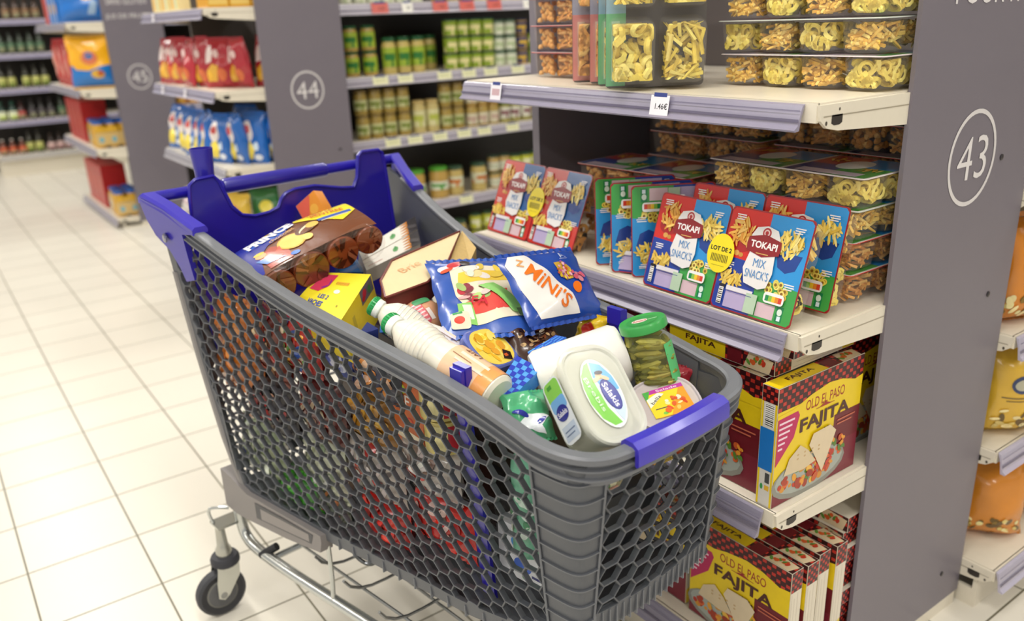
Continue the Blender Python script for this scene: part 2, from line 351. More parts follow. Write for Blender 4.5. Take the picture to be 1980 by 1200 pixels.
# ------------------------------------------------------------------ snack packs and trays
SN = ['#e9bb4c', '#f0c962', '#dba93e', '#f4d678']; SO = ['#d8963c', '#dfa550', '#c98631', '#e5b666']; SL = ['#e8d25e', '#f0de78', '#dcc24c']
def piece(mb, kind, p, r, cols, s=1.0):
    c = jit(r.choice(cols), .14, r); q = Matrix.Rotation(r.uniform(0, 6.28), 4, 'Z') @ Matrix.Rotation(r.gauss(0, .5), 4, 'X') @ Matrix.Rotation(r.gauss(0, .4), 4, 'Y')
    i0 = len(mb.v)
    if kind == 'stick': mb.box(-.022*s, -.0028*s, -.0026*s, .022*s, .0028*s, .0026*s, c)
    elif kind == 'ring':
        n, k = 11, 5; R_, t = .0115*s, .0042*s
        vs = [((R_+t*cos(2*pi*b/k))*cos(2*pi*a/n), (R_+t*cos(2*pi*b/k))*sin(2*pi*a/n), t*1.3*sin(2*pi*b/k)) for a in range(n) for b in range(k)]
        mb.add(vs, [(a*k+b, ((a+1) % n)*k+b, ((a+1) % n)*k+(b+1) % k, a*k+(b+1) % k) for a in range(n) for b in range(k)], c)
        q = Matrix.Rotation(r.uniform(0, 6.28), 4, 'Z') @ Matrix.Rotation(r.uniform(.6, 2.2), 4, 'X')
    else: mb.lathe([(.001*s, -.008*s), (.006*s, -.004*s), (.0075*s, 0), (.005*s, .006*s), (.001*s, .009*s)], 7, c); q = Matrix.Rotation(r.uniform(0, 6.28), 4, 'Z') @ Matrix.Rotation(r.uniform(0, 3), 4, 'X')
    M = Matrix.Translation(V(p)) @ q
    for i in range(i0, len(mb.v)): mb.v[i] = tuple(M @ V(mb.v[i]))
def pile(mb, x0, x1, y0, y1, z0, z1, kind, r, cols, n, s=1.0):
    i0 = len(mb.v); mg = .005
    for i in range(n):
        x, y, z = r.uniform(x0+mg*2, x1-mg*2), r.uniform(y0+mg*2, y1-mg*2), r.uniform(z0+mg, z1-mg)
        k = r.random()
        if k < .42: y = y0+mg+.002
        elif k < .6: x = x1-mg-.002
        elif k < .72: x = x0+mg+.002
        elif k < .84: z = z1-mg
        elif k < .9: y = y1-mg
        piece(mb, kind, (x, y, z), r, cols, s)
    for i in range(i0, len(mb.v)):
        p = mb.v[i]; mb.v[i] = (min(max(p[0], x0+.001), x1-.001), min(max(p[1], y0+.001), y1-.001), min(max(p[2], z0+.001), z1-.001))
def tub(mb, cx, cy, w, d, h, z, up=1, col='#fbf7ee'):
    """tapered thermoformed tub open at z (rim), bottom at z-h*up"""
    rings = []
    for k, t in ((1, 0), (.96, .5), (.9, .93), (.8, 1)):
        rings.append([(x, y, z-h*t*up) for x, y in rrect(w*k, d*k, min(w, d)*.18, 3, cx, cy)])
    mb.loft(rings, col, cap=False); n = len(rings[0]); mb.add(rings[-1], [tuple(range(n))], col)
def tray_stackable(label, kinds, cols, flange='#e6d9dc', lidcols=('#c23a36', '#2f86c8', '#4c9c48', '#243c86'), n=36, seed=1, W=.345, D=.185, group=None):
    """flat double snack pack: eight tubs under a printed lid"""
    r = random.Random(seed); root = empty('snack_tray', label=label, cat='snack tray', group=group); H = .056
    m = MB(); m.prism(rrect(W, D, .01), H, H+.0012, flange); m.prism(rrect(W-.002, D-.002, .01), H+.0012, H+.002, '#e8e2da')
    sh = []
    for i in range(2):
        x0 = -W/2+i*W/2+.004; x1 = x0+W/2-.008
        q = [('r', x0, 0, (x0+x1)/2, D/2-.004, lidcols[0]), ('r', (x0+x1)/2, 0, x1, D/2-.004, lidcols[1]), ('r', x0, -D/2+.004, (x0+x1)/2, 0, lidcols[3]), ('r', (x0+x1)/2, -D/2+.004, x1, 0, lidcols[2])]
        sh += q+[('e', (x0+x1)/2, .015, .03, .045, '#eceae6'), ('r', x0+.02, -D/2+.008, x1-.02, -D/2+.04, '#cdbccb')]+foodshapes(x0+.03, .05, .018, .02, SN, 8, r)+foodshapes(x1-.03, -.02, .018, .015, SN, 8, r)
    prints(m, sh, lambda u, v, l: (u, v, H+.002+l)); m.build('lid', 'film', root)
    m = MB(); s = MB(); w = W/4-.006; d = D/2-.01
    for i in range(4):
        for j in range(2):
            cx, cy = -W/2+W/4*(i+.5), -D/4+D/2*j; tub(m, cx, cy, w, d, H-.002, H)
            if j == 0 or i in (0, 3): pile(s, cx-w*.44, cx+w*.44, cy-d*.44, cy+d*.44, .004, H-.004, kinds[i % len(kinds)], r, cols[i % len(cols)], int(n*(2.0 if kinds[i % len(kinds)] == 'stick' else 1.25)), .9)
    m.build('tub', 'clear', root); s.build('snacks', 'food', root, kind='stuff')
    return root
def card_art(w, h, red='#d4281f', blue='#2b93d8', navy='#1f3f9c', green='#3f9f48', r=None, nutri=True):
    a, b = w/2-.0025, h/2-.0025; r = r or random.Random(3)
    s = [('p', rrect(w-.002, h-.002, .008), '#9c2026'),
         ('p', [(-a, h*.02), (0, -h*.02+.004), (0, b), (-a+.006, b), (-a, b-.006)], red), ('p', [(0, -h*.0), (a, h*.02), (a, b-.006), (a-.006, b), (0, b)], blue),
         ('p', [(-a, -b+.006), (-a+.006, -b), (0, -b), (0, 0), (-a, h*.02)], navy), ('p', [(0, -b), (a-.006, -b), (a, -b+.006), (a, -h*.13), (0, -h*.1)], green),
         ('p', [(0, -h*.12), (a, -h*.15), (a, h*.02), (0, 0)], blue)]
    # bowls of snacks
    s += [('e', -.052, .030, .024, .016, '#a81c1c')]+foodshapes(-.052, .052, .022, .022, ['#eab04c', '#e09c38', '#f0c468'], 40, r, size=.011)+[('e', -.056, .012, .006, .005, '#d8a050'), ('e', -.046, .010, .005, .004, '#c8903c')]
    s += [('p', [(.026, .03), (.078, .03), (.070, .004), (.052, -.004), (.034, .004)], '#1e4190')]+foodshapes(.052, .045, .024, .019, ['#f0d468', '#e6c250', '#f6e290'], 44, r, size=.011)
    s += foodshapes(-.055, -.036, .024, .010, ['#e8c860', '#dcb648'], 30, r, size=.011)+foodshapes(.045, -.036, .022, .014, SL, 22, r, 'ring', .008)
    # centre label
    s += [('p', [(-.030, .050), (-.022, .064), (.0, .069), (.022, .064), (.030, .050), (.026, .03), (.030, -.01), (.024, -.036), (.008, -.042), (-.024, -.036), (-.033, -.01), (-.026, .02)], '#e9e6e4'),
          ('e', 0, .057, .009, .009, '#b02a2e'), ('e', 0, .057, .006, .006, '#e9c8c4'), ('e', 0, .057, .0035, .0035, '#b02a2e'),
          ('p', [(-.034, .046), (.0, .054), (.034, .046), (.036, .034), (.034, .022), (.0, .014), (-.034, .022), (-.036, .034)], '#8e1c22'),
          ('t', 'TOKAPI', 0, .035, .0125, '#f6f0ee', 0, .056, .03), ('r', -.013, .019, .013, .0205, '#d8b060'),
          ('t', 'MIX', 0, .003, .014, '#3f86c4', 0, .026, -.004), ('t', "SNACK'S", -.001, -.017, .015, '#3f86c4', 0, .050, -.004)]
    for x, y in ((-.062, .079), (.062, .074), (-.066, -.008), (.066, -.022)): s += [('r', x-.010, y, x+.010, y+.002, '#f2ecec'), ('r', x-.008, y-.004, x+.011, y-.002, '#f2ecec'), ('r', x-.009, y-.008, x+.008, y-.006, '#e8e0e0')]
    s += [('r', -.058, -.056, .0, -.048, '#e4e0e4'), ('r', -.058, -b+.004, -.012, -.056, '#b7a9cf'), ('r', -.012, -b+.004, .012, -.052, '#b8cfb4'), ('r', .012, -b+.004, .05, -.062, '#d9bcc4'),
          ('r', .054, -b+.004, .068, -.06, '#16804a'), ('e', .061, -.07, .005, .006, '#dcecdf'), ('r', .058, -b+.006, .065, -b+.014, '#dcecf4')]
    s += [('r', -.058, -.0585, .0, -.0575, '#2a3c96')]+barcode(-.074, -.084, -.064, -.054, r, True, n=8)+[('r', -.075, -.053, -.062, -.048, '#1c1c22')]
    if nutri: s += [('p', rrect(.042, .019, .006, 3, .045, -.05), '#f2f0ee')]+[('r', .028+.0068*i, -.056, .0348+.0068*i, -.046, c) for i, c in enumerate(('#1e8a4c', '#8cc04a', '#f2c832', '#e88a2c', '#d8402c'))]
    return s
def snack_pack(label, n=2, w=.173, h=.187, art={}, back=('stick', 'ring'), cols=(SN, SL), seed=2, lot=False, tint='#f4eee4', group=None, flip=False, name='snack_pack', s=1.0, depth=.045, pcs=26, bodyc='#a5262b', edge=None):
    """printed card front (z=0, faces +Z) with snack tubs behind; centre of card at the origin"""
    r = random.Random(seed); root = empty(name, label=label, cat='snack pack', group=group)
    for i in range(n):
        ox = (i-(n-1)/2)*w
        mp_ = (lambda u, v, l, ox=ox: (ox-u, -v, l)) if flip else (lambda u, v, l, ox=ox: (ox+u, v, l))
        m = MB(); m.prism(rrect(w-.001, h, .008, 3, ox, 0), -.0015, 0, bodyc); prints(m, card_art(w, h, r=random.Random(seed+i), **art), mp_)
        if edge: prints(m, [('r', w*.30+ox, -h/2+.004, w/2-.001+ox, 0, edge[0]), ('r', w*.30+ox, 0, w/2-.001+ox, h/2-.004, edge[1]), ('r', w*.36+ox, -h*.45, w*.44+ox, -h*.05, edge[2])], lambda u, v, l: (u, v, -.0015-l))
        m.build('printed_card', 'film', root)
        t = MB(); s_ = MB()
        for a in (0, 1):
            for b_ in (0, 1):
                cx, cy = ox-w/4+w/2*a, -h/4+h/2*b_; tub(t, cx, cy, w/2-.012, h/2-.012, depth, -.0015)
                k = (a+b_) % 2
                pile(s_, cx-w*.19, cx+w*.19, cy-h*.19, cy+h*.19, -depth*.97, -.003, back[k], r, cols[k], int(pcs*1.3) if back[k] == 'stick' else pcs, s)
        t.build('tub', 'clear', root); s_.build('snacks', 'food', root, kind='stuff')
    if lot:
        m = MB(); m.prism(ell(0, .004, .030, .036, 32), .004, .0046, '#f3dc1c')
        prints(m, [('t', 'LOT DE 2', 0, .012, .0085, '#1a1a12', 0, .048, .03)]+[('r', -.019+.0036*i, -.012, -.019+.0036*i+.0016, .002, '#5a5210') for i in range(11)]+[('r', -.015, -.019, .015, -.0185, '#6a6210')], lambda u, v, l: (u, v, .0046+l)); m.build('sticker', 'film', root)
    return root
# --- middle shelf of endcap 43
Zm = .882
def lean(x, yb_, yt, zt, zb=Zm):
    Yv = V((0, yt-yb_, zt-zb)); return V((x, (yb_+yt)/2, (zb+zt)/2)), Yv
c, Yv = lean(-.983, 1.135, 1.190, 1.061)
p = snack_pack("double red, blue and green snack pack with bright yellow round sticker, frontmost right", lot=True, w=.176); p.matrix_world = frame(c, (1, 0, 0), Yv)
c, Yv = lean(-.970, 1.225, 1.268, 1.078, .884)
p = snack_pack('double red and blue snack pack standing behind the one with the yellow sticker', w=.172, seed=9); p.matrix_world = frame(c, (1, .02, 0), Yv)
c, Yv = lean(-1.210, 1.150, 1.205, 1.065)
p = snack_pack('single red and blue snack pack peeking out left of the yellow-sticker pack', n=1, w=.12, seed=11, depth=.024); p.matrix_world = frame(c+V((.0, .02, 0)), (.9, .44, 0), Yv)
c, Yv = lean(-1.590, 1.165, 1.235, 1.054)
p = snack_pack('reddish double snack pack with yellow sticker at the left end of the shelf', lot=True, w=.170, seed=21, art=dict(red='#cf3f34', blue='#2d5f9c', navy='#c8382c', green='#c93a30'), cols=(SO, SO)); p.matrix_world = frame(c, (1, 0, 0), Yv)
for i, (x, y) in enumerate(((-1.325, 1.145), (-1.262, 1.133), (-1.208, 1.140))):
    p = snack_pack(('snack pack turned upside down, leftmost of three green-topped ones', 'snack pack turned upside down, middle of three green-topped ones', 'snack pack turned upside down, nearest of three green-topped ones')[i], n=1, w=.176, seed=31+i, flip=True, depth=.04)
    d = V((.50, .86, 0)).normalized(); Yv = V((-.04, .10, 1)); p.matrix_world = frame(V((x, y, Zm+.094))+d*.088+V((-.0, .01, 0)), d, Yv)
# flat stacks at the back
ty = tray_stackable('x', ('stick', 'ring'), (SN, SL), seed=5); to = tray_stackable('x', ('blob', 'stick'), (SO, SO), flange='#c8382e', seed=6)
tm = tray_stackable('x', ('ring', 'stick'), (SL, SN), seed=8, flange='#cfd8d0')
used = set()
def put(src, loc, label, rz=0, group=None):
    M = Matrix.Translation(V(loc)) @ Matrix.Rotation(rz, 4, 'Z')
    if src.name not in used:
        used.add(src.name); src.matrix_world = M; src['label'] = label
        if group: src['group'] = group
        return src
    return dup(src, M, label, group)
lev = ('bottom', 'second from the bottom', 'third from the bottom', 'fourth from the bottom', 'fifth from the bottom', 'topmost')
for i in range(2): put(to, (-.982, 1.40, .882+.059*i), 'red-rimmed snack tray under the upper shelf, %s of the right stack' % lev[i], rz=RND.uniform(-.02, .02), group='snack trays behind the printed packs')
for i in range(2): put(ty if i else tm, (-.978+.01*i, 1.395-.008*i, .882+.059*(2+i)*1.0), 'pale yellow snack tray near the number 43 panel, %s' % ('lower of the top two', 'uppermost')[i], group='snack trays behind the printed packs')
for i in range(3): put(to, (-1.40, 1.40+.004*i, .882+.059*i), 'orange snack tray behind the reddish pack, %s of three' % ('lowest', 'middle', 'uppermost')[i], rz=.03*i, group='snack trays behind the printed packs')
for k, x in enumerate((-1.36, -.985)):
    for i in range(5): put(to, (x+.006*(i % 2), 1.60, .882+.0595*i), 'shaded tray at the back under the upper shelf, %s stack, %s level' % (('left', 'right')[k], ORD[i]), group='snack trays in the shade under the upper shelf')
# --- top shelf of endcap 43
Zt = 1.258
for i in range(4):
    put(ty if i != 1 else tm, (-.962+(.004, -.006, .003, 0)[i], 1.395, Zt+.0595*i), 'yellow snack tray, %s of the right stack on the top shelf' % lev[i], group='snack trays stacked on the top shelf')
for i in range(4):
    put(to, (-1.505, 1.35, Zt+.0595*i), 'orange snack tray, %s of the left stack on the top shelf' % lev[i], group='snack trays stacked on the top shelf')
for i, (x, y, kind, art, lb, cl) in enumerate((
    (-1.405, 1.165, ('blob', 'ring'), dict(red='#c9605a', green='#cf7a74', blue='#8d9db4', navy='#c9605a'), 'upright snack pack with pinkish card edge, left one of two on the top shelf', SO),
    (-1.350, 1.165, ('blob', 'ring'), dict(red='#c9605a', green='#cf7a74', blue='#8d9db4', navy='#c9605a'), 'upright snack pack with pinkish card edge, right one of two on the top shelf', SO),
    (-1.285, 1.130, ('stick', 'ring'), dict(green='#63a878', blue='#7fa8bc'), 'upright snack pack with green card edge, behind the big open-faced one', SN),
    (-1.235, 1.105, ('stick', 'ring'), dict(green='#63a878', blue='#7fa8bc'), 'upright snack pack showing rings below and sticks above on the top shelf', SL))):
    p = snack_pack(lb, n=1, w=.19, h=.27, seed=60+i, back=kind, cols=(cl, SO if cl is SO else SL), art=art, s=1.12, depth=(.034, .034, .034, .05)[i], pcs=64, bodyc='#5a5654', edge=(('#c98480', '#9c9cae', '#cfb09c'), ('#74b386', '#8fb0c2', '#a9cdb0'))[i//2])
    d = V((-.55, -.83, 0)).normalized()      # card faces away to the left, tubs turned to the aisle
    p.matrix_world = frame(V((x, y, Zt+.138))-d*.095, d, (.06*(1), 0, 1))
# ------------------------------------------------------------------ fajita boxes
DK = '#6e1420'; YE = '#f0d015'
def checker(x0, y0, x1, y1, n, rows, r, a='#c23226', b_='#3a0d12'):
    s = [('r', x0, y0, x1, y1, b_)]
    for i in range(n):
        for j in range(rows):
            if (i+j) % 2 == 0: s.append(('r', x0+(x1-x0)*(i+.1)/n, y0+(y1-y0)*(j+.12)/rows, x0+(x1-x0)*(i+.9)/n, y0+(y1-y0)*(j+.88)/rows, a))
    return s
def fajita_box(label, w=.25, h=.235, d=.034, lite=False):
    r = random.Random(4); root = empty('fajita_kit_box', label=label, cat='food box', group='boxed fajita kits')
    m = MB(); m.box(-w/2, -h/2, -d, w/2, h/2, 0, '#e4dccb')
    a, b_ = w/2-.0006, h/2-.0006
    s = [('r', -a, -b_, a, b_, YE)]
    s += checker(-a, b_-.045, a, b_, 22, 5, r)
    s += [('p', [(-a, b_-.046), (-a, b_-.052), (-.08, b_-.05), (-.03, b_-.036), (.02, b_-.028), (.06, b_-.032), (.1, b_-.044), (a, b_-.04), (a, b_-.06), (-a, b_-.06)], YE)]
    s += [('r', .045, -.05, a, .015, DK), ('p', [(-a, -b_), (a, -b_), (a, -.045), (.03, -.045), (-.02, -.07), (-a, -.09)], '#7c1c30')]
    s += [('t', 'OLD EL PASO', .012, .062, .020, '#a3251f', 0, .115, .004), ('r', -.015, .046, .04, .0472, '#a3251f'), ('p', [(-.005, .047), (.012, .053), (.03, .047)], '#a3251f')]
    s += [('t', 'FAJITA', .015, .022, .034, '#4a1c14', 0, .148, .03), ('t', 'Kit', .03, -.010, .022, '#5a3a18', 0, .03, -.004)]
    s += [('p', [(-a+.002, .058), (-.068, .060), (-.062, .050), (-.075, .01), (-a+.002, -.035)], '#c01a5c')]+[('r', -a+.006, .046-.010*i, -.076-.006*i, .050-.010*i, '#f4d8e4') for i in range(6)]
    s += [('r', .055, .0, .11, .003, '#c86a50'), ('r', .055, -.008, .1, -.005, '#c86a50')]
    s += [('e', -.02, -.078, .108, .042, '#8f8f86'), ('e', -.02, -.074, .1, .036, '#a9b0a8')]
    s += foodshapes(-.03, -.08, .078, .022, ['#d8602a', '#e09a30', '#c43a24', '#5a8a34', '#e8b848', '#a83820'], 60 if not lite else 30, r, 'blob', .011)
    s += foodshapes(.055, -.052, .03, .02, ['#d8602a', '#e09a30', '#c43a24', '#5a8a34'], 24 if not lite else 12, r, 'blob', .009)
    s += [('p', [(-.098, -.06), (-.085, -.03), (-.055, -.012), (-.03, -.03), (-.005, -.06), (-.04, -.066)], '#dcc8a4'), ('p', [(-.03, -.02), (-.02, .0), (.03, .002), (.05, -.015), (.03, -.06), (.015, -.09), (-.01, -.05)], '#e2cfae')]
    s += [('e', -.06+.02*(i % 4), -.03-.008*(i//4), .003, .002, '#c8a878') for i in range(8)]
    prints(m, s)
    T = face_map(w, h, d, 'top'); q = d/2-.001
    prints(m, checker(-a, -q, a, q, 22, 3, r)+[('r', -a, -q, a*.12, q, YE), ('t', 'FAJITA', -.045, 0, .014, '#4a1c14', 0, .075, .03), ('r', .02, -q, a*.42, q, DK), ('p', [(.058, -q), (a-.01, -q), (a-.002, q*.6), (.07, q)], '#dcc8a4')]+foodshapes(.09, -.002, .024, .009, ['#d8602a', '#5a8a34', '#c43a24'], 12, r, 'blob', .007), T)
    T = face_map(w, h, d, 'right')
    prints(m, [('r', -q, -b_, q, b_, '#e2d9c6')]+checker(-q, b_-.045, q, b_, 4, 6, r)+[('r', -q*.8, -b_+.01, -q*.8+.0008, b_-.05, '#b8ac98'), ('r', -q*.3, -b_+.02, -q*.3+.0008, b_-.06, '#b8ac98'), ('r', q*.3, -b_+.01, q*.3+.0008, b_-.05, '#b8ac98'), ('p', [(-q, -b_), (q, -b_), (q, -b_+.05), (-q, -b_+.035)], '#e8cc40')], T)
    T = face_map(w, h, d, 'left')
    prints(m, [('r', -q, -b_, q, b_, '#dcd8d0')]+checker(-q, b_-.03, q, b_, 4, 4, r)+[('r', -q, -b_, -q*.75, b_-.03, YE), ('r', q*.75, -b_, q, b_-.03, YE)]+barcode(-q*.6, b_-.075, q*.7, b_-.033, r, True)+[('r', -q, -.045, q*.85, b_-.08, '#1d76c8'), ('r', 0, -.07, q*.6, -.05, '#4a4a4a'), ('r', -.0, -.085, q*.6, -.075, '#e0b030'), ('e', -q*.4, -.08, .003, .006, '#3a9a50')], T)
    prints(m, [('r', -a, -q, a, q, DK)], face_map(w, h, d, 'bottom'))
    m.build('carton', 'card', root)
    return root
fb = fajita_box('upright fajita kit box turned sideways with its blue-banded spine to the aisle')
fb.matrix_world = frame((-.797, 1.232, .549+.1175), **SIDE)
# clear plastic sleeve edge
dup(fb, frame((-.965, 1.128, .549+.1175), **FRONT), 'upright fajita kit box facing the aisle, half hidden by the cart')
dup(fb, frame((-1.225, 1.135, .549+.1175), **FRONT), 'upright fajita kit box further left behind the cart rim')
dup(fb, frame((-.845, 1.47, .549+.1175), **SIDE), 'fajita kit box standing deep on the shelf beside the number 43 panel')
def lay(x, y, z, rz=0):
    M = Matrix(((1, 0, 0, 0), (0, -1, 0, 0), (0, 0, -1, 0), (0, 0, 0, 1)))  # front face down, top edge toward -Y
    return Matrix.Translation(V((x, y+.1175, z))) @ Matrix.Rotation(rz, 4, 'Z') @ M
dup(fb, lay(-.955, 1.135, .788), 'fajita kit box lying flat, upper box shown with FAJITA on its yellow edge')
dup(fb, lay(-.935, 1.150, .8225, .03), 'fajita kit box lying flat, topmost just under the printed-pack shelf')
dup(fb, lay(-1.23, 1.145, .788), 'fajita kit box lying flat further left under the shelf rail')
for i in range(4):
    dup(fb, frame((-.905+(.0, .004, -.003, .002)[i], 1.165+.043*i+(0, 0, .004, .01)[i], .157+.1175), **FRONT), ('front box of the lowest row of fajita kits, FAJITA facing the aisle', 'second box from the front in the lowest row of fajita kits', 'third box from the front in the lowest row of fajita kits', 'fourth box from the front in the lowest row of fajita kits')[i])
for i in range(8):
    dup(fb, lay(-.918+(i % 3)*.004, 1.345+(i % 2)*.006, .157+.0345*i), 'fajita kit box lying behind the lowest upright row, %s from the bottom' % ORD[i])
dup(fb, frame((-1.17, 1.17, .157+.1175), **FRONT), 'leftmost fajita kit box of the lowest shelf, mostly hidden by the cart')
# ------------------------------------------------------------------ jars (aisle beyond panel 44)
def jar(name, r, h, content, lid, labelc, lo=.25, hi=.7, accent=None, label=None, M=None, group=None, neck=.86, n=14, glass=True, cat='jar'):
    """lathe jar; body printed label band faces +X"""
    m = MB(); m.lathe([(r*.9, 0), (r, h*.03), (r, h*.78), (r*neck, h*.88), (r*neck, h*.9)], n, content)
    o = m.build(name, 'film', M=M, label=label, cat=cat, group=group)
    if lid:
        m = MB(); k = neck+.06; m.lathe([(r*k, h*.89), (r*(k+.02), h*.9), (r*(k+.02), h*.975), (r*k*.93, h)], n, lid); m.build('lid', 'plastic', o)
    m = MB(); vs = []; fs = []; cs = []; K = 12
    for i in range(K+1):
        a = radians(-115+230*i/K)
        for z in (lo, lo+(hi-lo)*.35, lo+(hi-lo)*.7, hi): vs.append((r*1.012*cos(a), r*1.012*sin(a), z*h))
    for i in range(K):
        for j in range(3):
            fs.append((i*4+j, i*4+4+j, i*4+5+j, i*4+1+j)); cs.append(accent if (accent and ((j == 1 and 4 <= i <= 8) or (j == 0 and i % 5 == 2))) else labelc)
    m.add(vs, fs, cs); m.build('label', 'card', o)
    return o
JK = {'greentall': jar('glass_jar', .036, .175, '#cbb66a', '#1f5a34', '#9fb838', .2, .72, '#2f7a34'),
      'green': jar('glass_jar', .036, .118, '#b89a50', '#1f5a34', '#a5bc3a', .15, .75, '#2f7a34'),
      'can': jar('tin_can', .037, .082, '#b7a878', '#24503a', '#8fa82e', .05, .9, '#e8dfa0', neck=.97, cat='can'),
      'white': jar('tin_can', .034, .078, '#9aa890', '#3c5c48', '#dfe2cc', .05, .75, '#b8c89a', neck=.97, cat='can'),
      'navy': jar('tin_can', .034, .078, '#c8a04a', '#2a2c50', '#26306a', .1, .8, '#d8b040', neck=.97, cat='can'),
      'olive': jar('glass_jar', .034, .12, '#a99048', '#8a7440', '#c3c48e', .2, .62, '#7d8c3a'),
      'olivetall': jar('glass_jar', .036, .165, '#cdbb7c', '#c9b070', '#dcd8a4', .2, .7, '#b8c050'),
      'pale': jar('glass_jar', .033, .115, '#b59a52', '#b99350', '#dcd6bc', .1, .6, '#c8a898'),
      'palew': jar('glass_jar', .033, .110, '#a8a058', '#4d7048', '#e0dfcf', .2, .75, '#8c5a62'),
      'biglid': jar('glass_jar', .052, .165, '#bf9c52', '#4fa22c', '#dde0cc', .28, .55, '#4c9a3c'),
      'mixed': jar('glass_jar', .045, .155, '#c8b06a', '#2e5038', '#d5d6b8', .3, .66, '#c8702c'),
      'yellow': jar('glass_jar', .034, .085, '#c7b44c', '#2d5a3c', '#c9cf3e', .1, .85, '#f0efd0'),
      'mush': jar('glass_jar', .034, .09, '#c3a564', '#2f4c3a', '#dcdccb', .12, .6, '#c4c8a8')}
JU = set()
JNAME = {'greentall': 'tall green-labelled jar', 'green': 'short green-labelled jar', 'can': 'green and yellow tin', 'white': 'pale white-labelled tin', 'navy': 'navy blue tin', 'olive': 'small olive jar', 'olivetall': 'tall pale olive jar', 'pale': 'small pinkish-labelled jar', 'palew': 'small white-labelled jar', 'biglid': 'large jar with bright green lid', 'mixed': 'jar with white and orange label', 'yellow': 'squat yellow-green jar', 'mush': 'squat jar with white label'}
JCOUNT = {}
def put_jar(kind, x, y, z, shelfname, lvl, idx):
    src = JK[kind]; k = (shelfname, kind, lvl); JCOUNT[k] = JCOUNT.get(k, 0)+1
    lab = '%s on %s, %s level, %s from left' % (JNAME[kind], shelfname, ('bottom', 'second', 'third')[lvl], ORD[min(JCOUNT[k]-1, 19)])
    rz = RND.uniform(-.35, .35)-.5
    M = Matrix.Translation(V((x, y, z))) @ Matrix.Rotation(rz, 4, 'Z')
    if src.name not in JU: JU.add(src.name); src.matrix_world = M; src['label'] = lab; src['group'] = 'jars and tins on the long shelves'; return
    dup(src, M, lab, 'jars and tins on the long shelves')
def jrow(z, specs, shelfname, x=-3.915):
    for kind, y0, n, pitch, levels, lh, dx in specs:
        for i in range(n):
            for l in range(levels): put_jar(kind, x-dx+RND.uniform(-.006, .003), y0+pitch*i, z+lh*l+.0005, shelfname, l, i)
jrow(1.482, [('white', 1.84, 6, .078, 1, 0, 0), ('olive', 2.36, 3, .085, 1, 0, 0), ('yellow', 2.62, 4, .076, 1, 0, 0)], 'the red-tag shelf')
jrow(1.145, [('green', 1.855, 2, .098, 2, .1185, .01), ('greentall', 2.055, 3, .083, 1, 0, 0), ('greentall', 2.36, 1, .083, 1, 0, .12), ('can', 2.42, 4, .0765, 3, .083, 0), ('white', 2.725, 2, .078, 3, .079, 0), ('navy', 2.885, 1, .1, 3, .079, 0), ('can', 2.96, 3, .08, 2, .083, 0)], 'the second jar shelf')
jrow(.838, [('olive', 1.875, 4, .079, 2, .1205, 0), ('olivetall', 2.20, 2, .08, 1, 0, 0), ('olive', 2.365, 2, .08, 2, .1205, .0), ('pale', 2.53, 3, .072, 2, .1155, .0), ('palew', 2.75, 3, .07, 1, .1105, 0), ('mush', 2.965, 2, .074, 1, 0, 0)], 'the third jar shelf')
jrow(.482, [('biglid', 1.93, 3, .112, 1, 0, 0), ('biglid', 2.295, 1, .12, 1, 0, 0), ('mixed', 2.40, 1, .1, 1, 0, 0), ('mixed', 2.555, 1, .1, 1, 0, 0), ('mush', 2.66, 2, .072, 2, .0905, 0), ('yellow', 2.805, 4, .075, 2, .0855, 0)], 'the fourth jar shelf')
jrow(.182, [('mixed', 2.30, 2, .1, 1, 0, 0), ('yellow', 2.52, 3, .08, 2, .0855, 0), ('palew', 2.78, 3, .075, 1, 0, 0)], 'the lowest jar shelf')
# jars by panel 45
oj = jar('glass_jar', .042, .135, '#c98a34', '#201a16', '#dfae4a', .1, .72, '#b8541e'); used2 = False
for k, (z, lb) in enumerate(((1.48, 'top shelf'), (1.18, 'shelf below it'), (.86, 'lower shelf'))):
    for i in range(3):
        lab = 'dark orange jar beside the number 45 panel, %s, %s from panel' % (lb, ORD[i]); M = Matrix.Translation(V((-6.815, 1.77+.088*i, z+.001)))
        if not used2: used2 = True; oj.matrix_world = M; oj['label'] = lab; oj['group'] = 'orange jars beside the number 45 panel'
        else: dup(oj, M, lab, 'orange jars beside the number 45 panel')
